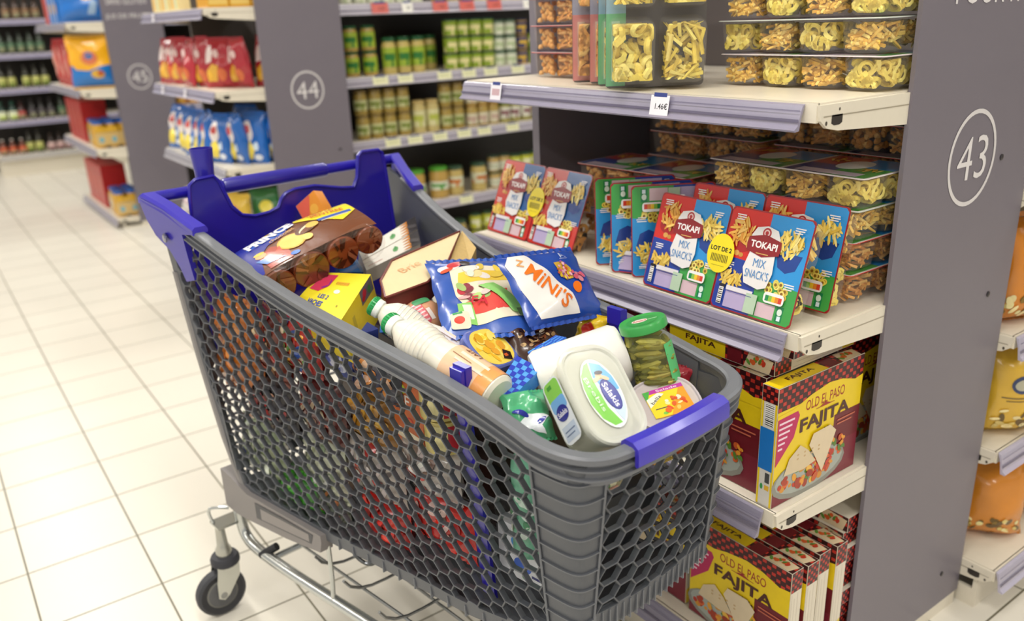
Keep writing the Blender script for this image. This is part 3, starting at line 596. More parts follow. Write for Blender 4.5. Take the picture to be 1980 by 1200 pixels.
# ------------------------------------------------------------------ bottles far left
def bottle(r, h, glass, cap, labelc, accent='#8a8a6a'):
    m = MB(); m.lathe([(r*.9, 0), (r, h*.03), (r, h*.55), (r*.75, h*.68), (r*.36, h*.78), (r*.34, h*.92)], 12, glass); o = m.build('glass_bottle', 'film', cat='bottle')
    m = MB(); m.lathe([(r*.4, h*.91), (r*.4, h*.99), (r*.3, h)], 10, cap); m.build('cap', 'plastic', o)
    m = MB(); K = 10; vs = [(r*1.015*cos(radians(-110+220*i/K)), r*1.015*sin(radians(-110+220*i/K)), z*h) for i in range(K+1) for z in (.12, .3, .5)]
    m.add(vs, [(i*3+j, i*3+3+j, i*3+4+j, i*3+1+j) for i in range(K) for j in range(2)], [accent if (j == 0 and 3 <= i <= 6) else labelc for i in range(K) for j in range(2)]); m.build('label', 'card', o)
    return o
BK = {'brown': bottle(.036, .20, '#3a2413', '#1c1410', '#8a6a4c'), 'green': bottle(.036, .21, '#1f2f1c', '#101a12', '#5c7a5e'), 'yellow': bottle(.036, .22, '#2c2a18', '#1a1814', '#c8c878', '#7a8a3a'), 'white': bottle(.045, .19, '#1c3a30', '#1e5a48', '#dfe4c4', '#c0d070'),
      'red': bottle(.036, .18, '#3a1a1a', '#3a1a14', '#b8504c'), 'orange': bottle(.034, .16, '#6a3018', '#d8d4cc', '#d8623a'), 'pink': bottle(.038, .18, '#2a1c18', '#3a2a20', '#d8b8b4', '#a07878'), 'dark': bottle(.036, .20, '#171414', '#2a2424', '#5c565a')}
BU = set(); BC = {}
def put_bottle(kind, y, z, where):
    src = BK[kind]; BC[(kind, where)] = BC.get((kind, where), 0)+1
    lab = '%s bottle on %s at far left, %s from left' % ({'brown': 'brown-labelled', 'green': 'dark green', 'yellow': 'pale yellow-labelled', 'white': 'white-labelled green-capped', 'red': 'red-labelled', 'orange': 'small orange', 'pink': 'pinkish-labelled', 'dark': 'black'}[kind], where, ORD[BC[(kind, where)]-1])
    M = Matrix.Translation(V((-10.26+RND.uniform(-.02, .01), y, z+.001)))
    if kind not in BU: BU.add(kind); src.matrix_world = M; src['label'] = lab; src['group'] = 'bottles on the far left shelves'
    else: dup(src, M, lab, 'bottles on the far left shelves')
for kind, y0, n, z, w in (('brown', 1.10, 4, 1.555, 'the top shelf'), ('green', .99, 5, 1.225, 'the second shelf'), ('yellow', .93, 2, .885, 'the middle shelf'), ('yellow', 1.15, 3, .885, 'the middle shelf'), ('white', .86, 2, .565, 'the fourth shelf'), ('red', 1.04, 1, .565, 'the fourth shelf'), ('dark', 1.14, 3, .565, 'the fourth shelf'), ('green', 1.42, 3, .565, 'the fourth shelf'), ('orange', .80, 3, .22, 'the lowest shelf'), ('yellow', 1.05, 2, .22, 'the lowest shelf'), ('pink', 1.25, 3, .22, 'the lowest shelf'), ('green', 1.6, 2, .885, 'the middle shelf')):
    for i in range(n): put_bottle(kind, y0+.088*i*(1.15 if kind == 'white' else 1), z, w)
# ------------------------------------------------------------------ pillow bags
def bag(name, w, h, d, col, shapes=(), label=None, cat='bag', group=None, M=None, N=14, mat='film', wr=.004, seed=1, back=None, zones=None, sealc=None, parent=None, taper=0):
    """pillow bag centred at origin, front faces +Z"""
    r = random.Random(seed); ph = [r.uniform(0, 6.28) for _ in range(4)]
    def prof(u, v): return max(0, (1-abs(u)**2.6))**.55*max(0, (1-abs(v)**3.2))**.6
    def pos(x, y, l, sgn=1):
        u, v = max(-1, min(1, x/(w/2))), max(-1, min(1, y/(h/2)))
        wv = wr*(sin(5*u+ph[0]+2*v)+sin(7*v+ph[1]-3*u)+.6*sin(13*u*v+ph[2]))
        k = prof(u, v); pin = 1-.05*(1-abs(v)**4)*(abs(u)**3)
        pin *= 1-taper*max(0, v+.2)**2
        return (x*pin*(1+.02*sin(9*v+ph[3])), y*(1-.02*(1-u*u)), sgn*(d/2*k+wv*k)+sgn*l)
    m = MB()
    for sgn in (1, -1):
        vs = [pos(-w/2+w*i/N, -h/2+h*j/N, 0, sgn) for j in range(N+1) for i in range(N+1)]; fs = []; cs = []
        for j in range(N):
            for i in range(N):
                q = (j*(N+1)+i, j*(N+1)+i+1, (j+1)*(N+1)+i+1, (j+1)*(N+1)+i); fs.append(q if sgn > 0 else q[::-1])
                u, v = (i+.5)/N*2-1, (j+.5)/N*2-1; c = col
                if zones and sgn > 0:
                    for z in zones:
                        if z[0](u, v): c = z[1]
                cs.append(c if (sgn > 0 or not back) else back)
        m.add(vs, fs, cs)
    if shapes: prints(m, shapes, lambda u, v, l: pos(u, v, l), step=.0003, base=.0012, sub=min(w, h)/9)
    o = m.build(name, mat, parent=parent, M=M, label=label, cat=cat, group=group)
    n = 24
    for sg in (1, -1):
        m = MB()
        ww = w*(.97-(taper*1.44 if sg > 0 else 0)); a = [(-ww/2+ww*i/n, sg*(h/2-.001), .0012*(-1)**i) for i in range(n+1)]; b_ = [(-ww/2+ww*i/n, sg*(h/2+h*.045), .0014*(-1)**i) for i in range(n+1)]
        m.add(a+b_, [(i, i+1, n+2+i, n+1+i) for i in range(n)], sealc or col)
        m.build('crimped_seal', mat, o)
    return o
# red and blue crisp bags on endcap 44
def place_bags(src, spots, labels, group):
    for i, (x, y, z, rz, tilt, s) in enumerate(spots):
        M = Matrix.Translation(V((x, y, z))) @ Matrix.Rotation(rz, 4, 'Z') @ Matrix.Rotation(pi/2-tilt, 4, 'X') @ Matrix.Scale(s, 4)
        if i == 0: src.matrix_world = M; src['label'] = labels[0]; src['group'] = group
        else: dup(src, M, labels[i], group)
rb = bag('crisp_bag', .15, .215, .055, '#ad2430', [('p', [(-.065, .0), (-.055, .07), (-.03, .085), (-.012, .05), (-.03, .01)], '#ead8d4'), ('e', .0, .045, .012, .02, '#e2c4c0'), ('p', [(-.055, -.08), (-.01, -.08), (.01, -.01), (-.03, .0), (-.06, -.03)], '#e3ad34'), ('e', .02, -.05, .02, .03, '#d86a34')], seed=3, taper=.16)
spots = [(-4.70, 1.20, 1.243, 1.15, .05, 1), (-4.585, 1.185, 1.243, 1.1, .1, 1), (-4.50, 1.20, 1.243, 1.2, .0, 1), (-4.26, 1.175, 1.243, 1.0, .08, 1.02), (-4.15, 1.21, 1.243, 1.15, .0, 1.02), (-4.02, 1.24, 1.243, 1.35, .0, 1), (-3.92, 1.30, 1.243, 1.3, -.03, 1), (-3.86, 1.42, 1.243, 1.35, .05, 1)]
place_bags(rb, [(x, y, z, rz-.82+.28*sin(37*x), t+.10*sin(53*x), s*(1+.03*sin(71*x))) for x, y, z, rz, t, s in spots], ['dark red crisp bag beside the number 44 panel, %s from the left' % ORD[i] for i in range(8)], 'dark red crisp bags')
bb = bag('crisp_bag', .155, .225, .058, '#1a63b8', [('e', -.02, .035, .03, .05, '#e6dcd8'), ('e', -.02, .045, .018, .02, '#c84a48'), ('p', [(-.06, -.085), (.0, -.09), (.02, -.04), (-.01, -.005), (-.05, -.02)], '#e6cf4c'), ('e', .03, -.08, .02, .014, '#dfe4ec'), ('e', .025, -.03, .014, .02, '#cfe0f0')], seed=5, taper=.16)
spots = [(-4.72, 1.19, .907, .9, .12, 1), (-4.62, 1.24, .907, 1.0, .1, 1), (-4.52, 1.18, .907, .85, .15, 1), (-4.36, 1.17, .907, .8, .12, 1), (-4.25, 1.175, .907, .8, .08, 1), (-4.12, 1.17, .907, .95, .05, 1.03), (-4.0, 1.19, .907, 1.1, .02, 1.0), (-3.92, 1.24, .907, 1.15, .0, 1.02), (-3.87, 1.30, .907, 1.2, .02, 1), (-3.84, 1.37, .907, 1.2, .0, 1), (-4.05, 1.35, .92, 1.1, 0, 1.05), (-4.25, 1.37, .915, 1.1, .05, 1)]
place_bags(bb, [(x, y, z, rz-.82+.28*sin(37*x), t+.10*sin(53*x), s*(1+.03*sin(71*x))) for x, y, z, rz, t, s in spots], ['blue crisp bag above the cart handle, %s from the left' % ORD[i] for i in range(10)]+['blue crisp bag at the back of the blue bag shelf, right one', 'blue crisp bag at the back of the blue bag shelf, left one'], 'blue crisp bags')
# yellow boxes on top of endcap 44
def carton(name, w, h, d, col, front=(), label=None, M=None, group=None, cat='box', side=None, top=None, right=(), topsh=(), mat='card', left=()):
    m = MB(); m.prism(rrect(w, h, min(w, h, d)*.04, 2), -d, 0, col); 
    if side: m.box(w/2-.0004, -h/2+.001, -d+.001, w/2+.0003, h/2-.001, -.001, side)
    if top: m.box(-w/2+.001, h/2-.0004, -d+.001, w/2-.001, h/2+.0003, -.001, top)
    prints(m, list(front)); prints(m, list(right), face_map(w, h, d, 'right')); prints(m, list(topsh), face_map(w, h, d, 'top')); prints(m, list(left), face_map(w, h, d, 'left'))
    return m.build(name, mat, M=M, label=label, cat=cat, group=group)
for i in range(3):
    carton('food_box', .15, .2, .05, '#ead9a4', [('r', -.07, -.09, -.01, .09, '#e8c070'), ('r', .0, -.09, .03, .08, '#cfe0c4'), ('r', .035, -.09, .06, .09, '#ead070')], 'pale yellow and green box above the red crisps, %s from the left' % ORD[i], frame((-4.68+.17*i, 1.17, 1.581), **FRONT), 'yellow boxes on the blurred top shelf')
for i in range(5):
    carton('food_box', .09, .2, .15, '#e2a52a', [('r', -.04, -.09, .04, .09, '#eac66a')], 'amber yellow box beside the number 44 panel, %s from the front' % ORD[i], frame((-3.79, 1.20+.094*i, 1.581), **SIDE), 'amber boxes on the blurred top shelf')
# goods glimpsed behind the cart handle on the low shelf
yb = bag('snack_bag', .16, .19, .07, '#d8b444', [('e', .0, .03, .03, .03, '#c05a2c'), ('e', .03, -.03, .04, .04, '#e8cc70'), ('e', -.04, -.04, .02, .03, '#7a8c34')], seed=8)
place_bags(yb, [(-3.88, 1.165, .565, .95, .05, 1), (-4.06, 1.18, .565, .6, .05, 1)], ['yellow bag seen through the gap under the cart handle, right one', 'yellow bag seen through the gap under the cart handle, left one'], 'yellow bags behind the cart handle')
gb = bag('snack_bag', .15, .20, .07, '#2c6a34', [('e', 0, .03, .03, .03, '#d8c848'), ('e', .02, -.04, .02, .02, '#c84034')], seed=9)
place_bags(gb, [(-3.85, 1.31, .57, 1.1, .05, 1), (-3.85, 1.43, .57, 1.1, .05, 1)], ['dark green bag seen through the gap under the cart handle', 'dark green bag deeper on the shelf behind the cart handle'], 'green bags behind the cart handle')
wb = bag('snack_bag', .16, .13, .07, '#d9d3d2', [('e', 0, .0, .05, .03, '#c9b4b8')], seed=10)
place_bags(wb, [(-4.45, 1.18, .53, .3, .3, 1), (-4.62, 1.18, .53, .4, .3, 1)], ['crumpled white bag behind the left end of the cart handle, nearer one', 'crumpled white bag behind the left end of the cart handle, further one'], 'white bags behind the cart handle')
# ------------------------------------------------------------------ endcap 45 goods
def pouch(w, h, d, col, shapes, label, M, cat='pouch', group=None, seed=1, **k): return bag('pouch', w, h, d, col, shapes, label, cat, group, M, seed=seed, **k)
pouch(.30, .34, .12, '#1f74c2', [('p', [(-.14, .165), (.14, .165), (.135, -.02), (.07, -.03), (-.02, -.06), (-.10, -.05), (-.145, .02)], '#efae1c'), ('e', .0, .03, .055, .05, '#d8744c'), ('e', .0, .045, .028, .026, '#3a6aa8'), ('e', .04, -.085, .045, .03, '#d8a82c'), ('e', .06, -.08, .02, .02, '#b8401c')],
      'big orange and blue pouch beside the number 45 panel', frame((-6.79, 1.19, 1.018+.185), (.35, .94, 0), (0, 0, 1)), zones=[(lambda u, v: v > -.2, '#eaa81c')], sealc='#e8b02a')
pouch(.20, .33, .1, '#1d4f96', [('e', 0, .08, .06, .06, '#d8902a')], 'orange and blue pouch pressed against the number 45 panel', frame((-6.80, 1.44, 1.018+.18), (.15, .99, 0), (0, 0, 1)), seed=4)
for i in range(3): pouch(.22, .31, .11, '#b81e1e', [('e', -.05, 0, .02, .11, '#d89484'), ('p', [(.0, .08), (.04, .08), (.04, -.1), (.0, -.1)], '#d63a2a')], 'red pouch left of the orange and blue pouch, %s from the left' % ORD[i], frame((-7.62+.23*i, 1.15+.0*i, 1.018+.175), (.85, .5, 0), (0, 0, 1)), group='red pouches on the far shelf', seed=6+i)
for i in range(2): carton('food_box', .15, .24, .3, '#b82424', [('r', -.07, -.1, -.03, .1, '#d07468'), ('r', .02, -.1, .05, .1, '#d8564a')], 'tall red carton at the top left shelf end, %s one' % ('left', 'right')[i], frame((-7.92+.17*i+.25, 1.09, 1.592), **FRONT), 'red cartons on the far top shelf')
for i in range(3): carton('food_box', .13, .26, .16, '#1f72c4', [('r', -.05, -.12, -.02, .12, '#c8d4e8'), ('e', .02, -.03, .03, .04, '#c89c54')], 'blue carton with white stripe, %s from the left on the far top shelf' % ORD[i], frame((-7.42+.14*i, 1.08, 1.602), **FRONT), 'blue cartons on the far top shelf')
pouch(.32, .27, .12, '#1b6ec4', [('e', -.02, .08, .07, .04, '#d8804a'), ('e', .03, .03, .05, .035, '#d8a830'), ('e', .06, .03, .025, .02, '#b84420'), ('p', [(.02, -.1), (.07, -.1), (.10, -.02), (.06, .0)], '#9cb8d8')], 'large blue pouch with fruit print, left of the SANS GLUTEN lettering', frame((-6.80, 1.21, 1.47+.148), (.25, .96, 0), (0, 0, 1)), seed=12)
def opack(label, M, group, first=[None]):
    if first[0] is None:
        root = empty('shrink_pack', label=label, cat='food pack', group=group); m = MB()
        for i in range(2):
            for j in range(2):
                i0 = len(m.v); m.lathe([(.04, 0), (.047, .01), (.047, .17), (.040, .2)], 12, '#d2a02c'); m.tf(Matrix.Translation(V((-.05+.1*i, 0, -.05-.1*j))) @ Matrix.Rotation(-pi/2, 4, 'X'), i0)
        m.build('carton', 'film', root); m = MB()
        for i in range(2):
            for j in range(2):
                i0 = len(m.v); m.lathe([(.043, .198), (.045, .205), (.044, .222), (.03, .226)], 12, '#1e5cb0'); m.tf(Matrix.Translation(V((-.05+.1*i, 0, -.05-.1*j))) @ Matrix.Rotation(-pi/2, 4, 'X'), i0)
        m.build('lid', 'plastic', root); m = MB(); prints(m, [('r', -.098, .02, .098, .13, '#d8b878'), ('e', -.05, .07, .02, .024, '#7ab4c4'), ('e', .05, .07, .02, .024, '#7ab4c4'), ('r', -.09, .135, .09, .17, '#e0b038')], lambda u, v, l: (u, v, l-.001)); m.build('label', 'film', root)
        first[0] = root; root.matrix_world = M; return
    dup(first[0], M, label, group)
for i in range(3): opack('blue-topped orange pack, third shelf by the number 45 panel, %s from the front' % ORD[i], frame((-6.775, 1.20+.17*i, .596), **SIDE) @ Matrix.Scale(.86, 4), 'orange packs with blue tops')
for i in range(2): opack('blue-topped orange pack on the lowest far shelf, %s one' % ('front', 'rear')[i], frame((-6.775, 1.25+.17*i, .076), **SIDE) @ Matrix.Scale(.86, 4), 'orange packs with blue tops')
opack('orange drink pack on the third far shelf, second column', frame((-7.05, 1.13, .596), **FRONT) @ Matrix.Scale(.86, 4), 'orange packs with blue tops')
opack('orange drink pack on the lowest far shelf, second column', frame((-7.03, 1.18, .076), **FRONT) @ Matrix.Scale(.86, 4), 'orange packs with blue tops')
for k, z in enumerate((.596, .076)):
    for i in range(4):
        carton('food_box', .15, .31 if not k else .33, .18, '#bd2222', [('r', -.068, -.13, -.045, .13, '#d9998c'), ('e', .02, .0, .03, .08, '#d8482c')], 'tall red pack on the %s, %s from the left' % (('third far shelf', 'lowest far shelf')[k], ORD[i]), frame((-7.83+.17*i, 1.13+.05*k, z+.157+.01*k), **FRONT), 'tall red packs on the far shelves')
# ------------------------------------------------------------------ bread aisle bags at the right edge
def toast(label, M, cols, seed, logo=True, h=.19, w=.15, zlo='#c98f2a'):
    r = random.Random(seed)
    sh = foodshapes(0, -h*.3, w*.42, h*.16, ['#8a6a20', '#e0c870', '#6a5018', '#f0e0a0'], 26, r, 'blob', .012)
    if logo: sh += [('e', .0, h*.16, .024, .02, '#3a4468', .2), ('e', .0, h*.16, .018, .012, '#b8b49c', .2), ('r', -.04, h*.0, .045, h*.012, '#5a4a30'), ('r', -.03, -h*.04, .04, -h*.03, '#5a4a30')]
    return bag('bread_bag', w, h, .11, cols, sh, label, 'bag', 'bread bags at the right edge', M, seed=seed, wr=.003)
toast('orange toast bag standing on the lowest right shelf', frame((-.80, 1.99, .126+.10), (.75, .66, 0), (0, 0, 1)), '#d8892a', 3, False, .20, .17)
toast('orange toast bag behind the first on the lowest right shelf', frame((-.79, 2.17, .126+.10), (.6, .8, 0), (0, 0, 1)), '#cf8024', 13, False, .20, .17)
toast('yellow bag with round blue logo at the right edge', frame((-.79, 1.965, .427+.105), (.6, .8, 0), (0, 0, 1)), '#e0b43a', 4, True, .21, .15)
toast('golden bag behind the blue-logo bag at the right edge', frame((-.78, 2.10, .427+.095), (.5, .86, 0), (0, 0, 1)), '#d89a2c', 5, False, .19, .14)
toast('amber bag on the upper right shelf beside the grey panel', frame((-.80, 1.95, .707+.12), (.4, .9, 0), (0, 0, 1)), '#cf7f1e', 6, False, .24, .16)
toast('amber bag on the upper right shelf further back', frame((-.80, 2.12, .707+.12), (.4, .9, 0), (0, 0, 1)), '#c9781c', 7, False, .24, .16)
toast('dark amber bag on the shelf edge at the right', frame((-.81, 1.96, 1.022+.11), (.4, .9, 0), (0, 0, 1)), '#a8661c', 8, False, .22, .16)
# ------------------------------------------------------------------ shopping cart (local x = towards the nose, y across)
CG = '#56595f'; CGL = '#6c6f75'; BL = '#2318a0'; CH = '#c9ccca'
MC = Matrix.Translation(V((-1.897, .696, 0))) @ Matrix.Rotation(radians(6), 4, 'Z')
cart = empty('shopping_cart', M=MC, label='overfilled grey and blue plastic shopping cart on the tiled floor', cat='shopping cart')
def interp(x, xs, ys):
    if x <= xs[0]: return ys[0]+(x-xs[0])*(ys[1]-ys[0])/(xs[1]-xs[0])
    for i in range(len(xs)-1):
        if x <= xs[i+1]: return ys[i]+(x-xs[i])*(ys[i+1]-ys[i])/(xs[i+1]-xs[i])
    return ys[-1]+(x-xs[-1])*(ys[-1]-ys[-2])/(xs[-1]-xs[-2])
def smooth(x, xs, ys, h=.06): return (interp(x-h, xs, ys)+2*interp(x, xs, ys)+interp(x+h, xs, ys))/4
RX = (0, .1, .2, .34, .5, .65, .8, .92, 1.02, 1.12)
def rw(x): return smooth(x, RX, (.296, .281, .264, .244, .2255, .2125, .205, .2005, .199, .198))
def rz(x): return smooth(x, RX, (1.05, 1.026, .990, .950, .916, .900, .888, .874, .859, .833))
BX = (0, .05, .1, .25, .4, .65, .82, .95, 1.06, 1.14)
def zb(x): return smooth(x, BX, (.44, .395, .368, .366, .368, .395, .418, .452, .50, .545), .03)
def ys(x, z): return rw(x)-.045*(rz(x)-z)/(rz(x)-.38)
def rearx(z): return interp(z, (.33, .42, .47, .68, .92, 1.0), (.07, .048, .033, .008, -.006, -.01))
def clip_hex(poly, hexa):
    out = poly
    for i in range(6):
        a, b_ = hexa[i], hexa[(i+1) % 6]; inp, out = out, []
        if not inp: return []
        def side(p): return (b_[0]-a[0])*(p[1]-a[1])-(b_[1]-a[1])*(p[0]-a[0])
        for k in range(len(inp)):
            p, q = inp[k], inp[(k+1) % len(inp)]; sp, sq = side(p), side(q)
            if sp >= 0: out.append(p)
            if (sp >= 0) != (sq >= 0): t = sp/(sp-sq); out.append((p[0]+(q[0]-p[0])*t, p[1]+(q[1]-p[1])*t))
    return out
def area(p): return .5*sum(p[i][0]*p[(i+1) % len(p)][1]-p[(i+1) % len(p)][0]*p[i][1] for i in range(len(p)))
def lattice(outer, inner, a=.0190, gap=.0015, tilt=.09, th=.005, org=(0, 0), sx=1.27):
    """plate tiled by hexagonal cells, each with a clipped hole: verts (x, z, t), faces, colour index"""
    from mathutils.geometry import tessellate_polygon
    VS, FS = [], []
    xs = [p[0] for p in outer]; zs = [p[1] for p in outer]; cx, cz = org; ct, st = cos(tilt), sin(tilt)
    def clean(c):
        q = []
        for p in c:
            if not q or (abs(p[0]-q[-1][0])+abs(p[1]-q[-1][1])) > .0009: q.append(p)
        if len(q) > 2 and (abs(q[0][0]-q[-1][0])+abs(q[0][1]-q[-1][1])) < .0009: q.pop()
        return q
    n = int(1.6/(1.5*a))+2; n2 = int(1.6/(sqrt(3)*a))+2
    for i in range(-n, n):
        for j in range(-n2, n2):
            u = 1.5*a*i*sx; v = sqrt(3)*a*(j+.5*(i % 2)); x = cx+u*ct-v*st; z = cz+u*st+v*ct
            if x < min(xs)-a*2 or x > max(xs)+a*2 or z < min(zs)-a or z > max(zs)+a: continue
            hexa = lambda q: [(x+sx*q*cos(pi/3*k)*ct-q*sin(pi/3*k)*st, z+sx*q*cos(pi/3*k)*st+q*sin(pi/3*k)*ct) for k in range(6)]
            o = clean(clip_hex(outer, hexa(a)))
            if len(o) < 3 or area(o) < 1e-7: continue
            h = clean(clip_hex(inner, hexa(a-gap)))
            if len(h) < 3 or area(h) < a*a*.30: h = None
            hb = None
            if h: hx, hz = sum(p[0] for p in h)/len(h), sum(p[1] for p in h)/len(h); hb = [(hx+(p[0]-hx)*1.05, hz+(p[1]-hz)*1.05) for p in h]
            for t, flip in ((th, 0), (-th, 1)):
                ring = (hb if not flip else h) if h else None
                L = [[V((p[0], p[1], 0)) for p in o]]+([[V((p[0], p[1], 0)) for p in ring]] if ring else [])
                b0 = len(VS); VS.extend([(p.x, p.y, t) for l in L for p in l])
                for tri in tessellate_polygon(L):
                    p, q, w_ = [VS[b0+k] for k in tri]; ccw = (q[0]-p[0])*(w_[1]-p[1])-(q[1]-p[1])*(w_[0]-p[0]) > 0
                    FS.append(tuple(b0+k for k in (tri if ccw != bool(flip) else tri[::-1])))
            if h:
                k = len(h); b0 = len(VS)
                for ring, t in ((hb, th), (h, th-.0009), (h, -th)): VS.extend([(p[0], p[1], t) for p in ring])
                for r_ in range(2): FS.extend([(b0+r_*k+q, b0+r_*k+(q+1) % k, b0+(r_+1)*k+(q+1) % k, b0+(r_+1)*k+q) for q in range(k)])
    k = len(outer); b0 = len(VS); VS.extend([(p[0], p[1], t) for t in (th, -th) for p in outer]); FS.extend([(b0+q, b0+k+q, b0+k+(q+1) % k, b0+(q+1) % k) for q in range(k)])
    return VS, FS
XE = 1.045
bx_ = [i*XE/40 for i in range(41)]
def region(top, bot, x0f, x1, zt0=None):
    up = [(x, rz(x)-top) for x in [x1*i/36 for i in range(36, -1, -1)] if x > x0f(rz(x)-top)]
    lo = [(x, zb(x)+bot) for x in [x1*i/36 for i in range(37)] if x > x0f(zb(x)+bot)+.004]
    zt, zl = up[-1][1], lo[0][1]
    rear = [(x0f(zt-(zt-zl)*k/10), zt-(zt-zl)*k/10) for k in range(11)]
    return lo+up+rear
OUT = region(.006, -.022, rearx, XE); INN = region(.050, .004, lambda z: rearx(z)+.024, XE-.006)
LV, LF = lattice(OUT, INN, org=(.5, .6))
TH = .005
for sgn, nm in ((-1, 'basket_side'), (1, 'basket_side')):
    if sgn > 0:
        INN2 = region(.150, .004, lambda z: rearx(z)+.03, XE-.006); LV2, LF2 = lattice(OUT, INN2, org=(.5, .6)); lv, lf = LV2, LF2
    else: lv, lf = LV, LF
    m = MB(); m.add([(x, sgn*(ys(x, z)-TH+t), z) for x, z, t in lv], lf if sgn < 0 else [f[::-1] for f in lf], CG); m.build(nm, 'plastic_grey', cart)
# nose
def nosex(y, z): return 1.142-.35*y*y-.045*(.83-z)/.45
NW = .142
def ztn(y): return .832+.35*0*y*y
def zbn(y): return .515+1.0*y*y*.4
on = [(y, zbn(y)-.01) for y in [-NW+2*NW*i/20 for i in range(21)]]+[(y, .826) for y in (NW, 0, -NW)]
inn = [(y, zbn(y)+.026) for y in [-NW+.003+2*(NW-.003)*i/20 for i in range(21)]]+[(NW-.003, .787), (-NW+.003, .787)]
NV, NF = lattice(on, inn, tilt=0, org=(0, .66), a=.0190)
m = MB(); m.add([(nosex(y, z)-TH+t, y, z) for y, z, t in NV], NF, CG)
for i in range(19):
    y = -NW+2*NW*(i+.5)/19; x = nosex(y, zbn(y)); m.box(x-.004, y-.0012, zbn(y)-.012, x+.004, y+.0012, zbn(y)+.024, CGL)
m.build('basket_front', 'plastic_grey', cart)
def corner(z, off=0.0, n=9):
    """plan curve from the side wall round to the nose"""
    p0 = V((XE-.004, -ys(XE, z))); x2 = nosex(-NW, z); p2 = V((x2, -NW+.004)); p1 = V((x2-.003, -ys(x2, z)+.004)); o = []
    for i in range(n+1):
        t = i/n; p = p0*(1-t)**3+p1*3*t*(1-t)**2*.55+p1*3*t*(1-t)**2*.45+p1*3*t*t*(1-t)+p2*t**3
        d = (p1-p0)*(1-t)+(p2-p1)*t; nr = V((d.y, -d.x)).normalized(); o.append((p.x+nr.x*off, p.y+nr.y*off, z))
    return o
for sgn in (-1, 1):
    m = MB(); zs_ = [.50+.326*i/24 for i in range(25)]
    outr = [corner(z) for z in zs_]; inr = [corner(z, -.008) for z in zs_]
    g = lambda P: [(p[0], p[1]*-sgn, p[2]) for p in P]
    m.loft([g(r_) for r_ in outr], CG, closed=False, cap=False); m.loft([g(r_) for r_ in inr], CG, closed=False, cap=False)
    for k in range(10):
        z = .512+.0315*k
        a, b_ = [corner(z+d, o_) for d, o_ in ((-.0016, 0), (.0016, 0))], [corner(z+d, .0038) for d in (-.0010, .0010)]
        m.loft([g(a[0]), g(b_[0]), g(b_[1]), g(a[1])], [CG, CGL, CG], closed=False, cap=False)
    for e in (0, -1):
        pts = [g(corner(z, .0022))[e] for z in zs_]; m.tube(pts, .0022, 6, CGL)
    m.build('corner_post', 'plastic_grey', cart)
# rim
def rim_path():
    P = [(x, -rw(x), rz(x)) for x in [.075+(1.05-.075)*i/44 for i in range(45)]]
    z0 = rz(1.05); C0 = V((1.05, -rw(1.05))); C1 = V((1.142, -.197)); C2 = V((1.141, -.125))
    for i in range(1, 13):
        t = i/12; p = C0*(1-t)**2+C1*2*t*(1-t)+C2*t*t; P.append((p.x, p.y, z0+(.834-z0)*t))
    for i in range(1, 12): y = -.125+.25*i/12; P.append((1.1475-.36*y*y, y, .834))
    H = P[:57]; return P+[(x, -y, z) for x, y, z in reversed(H)]
def sweep(m, P, prof, col, a=0, b=None):
    b = b or len(P); rings = []
    for i in range(a, b):
        p, q = V(P[max(i-1, 0)]), V(P[min(i+1, len(P)-1)]); t = (q-p); n = V((t.y, -t.x, 0)).normalized()
        rings.append([V(P[i])+n*o+V((0, 0, z)) for o, z in prof])
    m.loft(rings, col)
RP = rim_path()
prof = [(-.012, -.002), (-.008, .002), (.008, .002), (.0125, -.002), (.0125, -.013), (.0035, -.0155), (.0035, -.0245), (.0100, -.0265), (.0100, -.0300), (.0030, -.033), (.0030, -.0445), (.0085, -.0465), (.0085, -.0500), (.0025, -.053), (.0015, -.062), (-.007, -.062), (-.008, -.012), (-.012, -.010)]
prof = [(o, z*.74) for o, z in prof]
m = MB(); sweep(m, RP, prof, CGL); m.build('rim', 'plastic_grey', cart)
# blue bumper on the nose rim
nmid = len(RP)//2
a_ = next(i for i, p in enumerate(RP) if p[0] > 1.12 and p[1] > -.118); b_ = len(RP)-a_
m = MB(); sweep(m, RP, [(-.016, -.012), (-.015, .003), (-.008, .009), (.008, .009), (.0185, .002), (.0205, -.008), (.0205, -.024), (.016, -.027), (.013, -.025), (.013, -.010)], '#3a2fb4', a_, b_)
m.build('bumper', 'plastic_blue', cart)
# lower bracket blocks along the basket bottom
for sgn in (-1, 1):
    m = MB(); g = lambda x, y, z: (x, sgn*y, z)
    sec = []
    for x, zl, zt in ((-.012, .318, .345), (.0, .300, .40), (.04, .290, .39), (.10, .292, .365), (.24, .300, .362), (.365, .318, .362), (.372, .345, .362)):
        yo = ys(max(x, .0), .37)+.012 if x > -.01 else .24
        sec.append([g(x, yo, zl), g(x, yo, zt), g(x, yo-.035, zt+.0), g(x, yo-.03, zl)])
    m.loft(sec, '#85807f')
    # recessed window in the bracket
    pts = lambda yo: [g(x, ys(x, .37)+yo, z) for x, z in ((.13, .354), (.13, .312), (.335, .328), (.345, .354))]
    m.add(pts(.0128)+pts(.0132), [(0, 1, 2, 3), (4, 5, 6, 7)], '#4c4c50')
    m.add([g(.15, ys(.15, .37)+.0136, .345), g(.15, ys(.15, .37)+.0136, .316), g(.33, ys(.33, .37)+.0136, .331), g(.33, ys(.33, .37)+.0136, .350)], [(0, 1, 2, 3)], '#8c8684')
    m.build('bottom_bracket', 'plastic_grey', cart)
    m = MB(); rz_ = [rearx(z) for z in (.40, .7)]
    m.tube([g(rearx(z)+.006, ys(max(rearx(z), 0), z)-.004, z) for z in (.36, .42, .5, .6, .7, .8, .9)], .0095, 8, '#8a8786'); m.build('rear_edge', 'plastic_grey', cart)
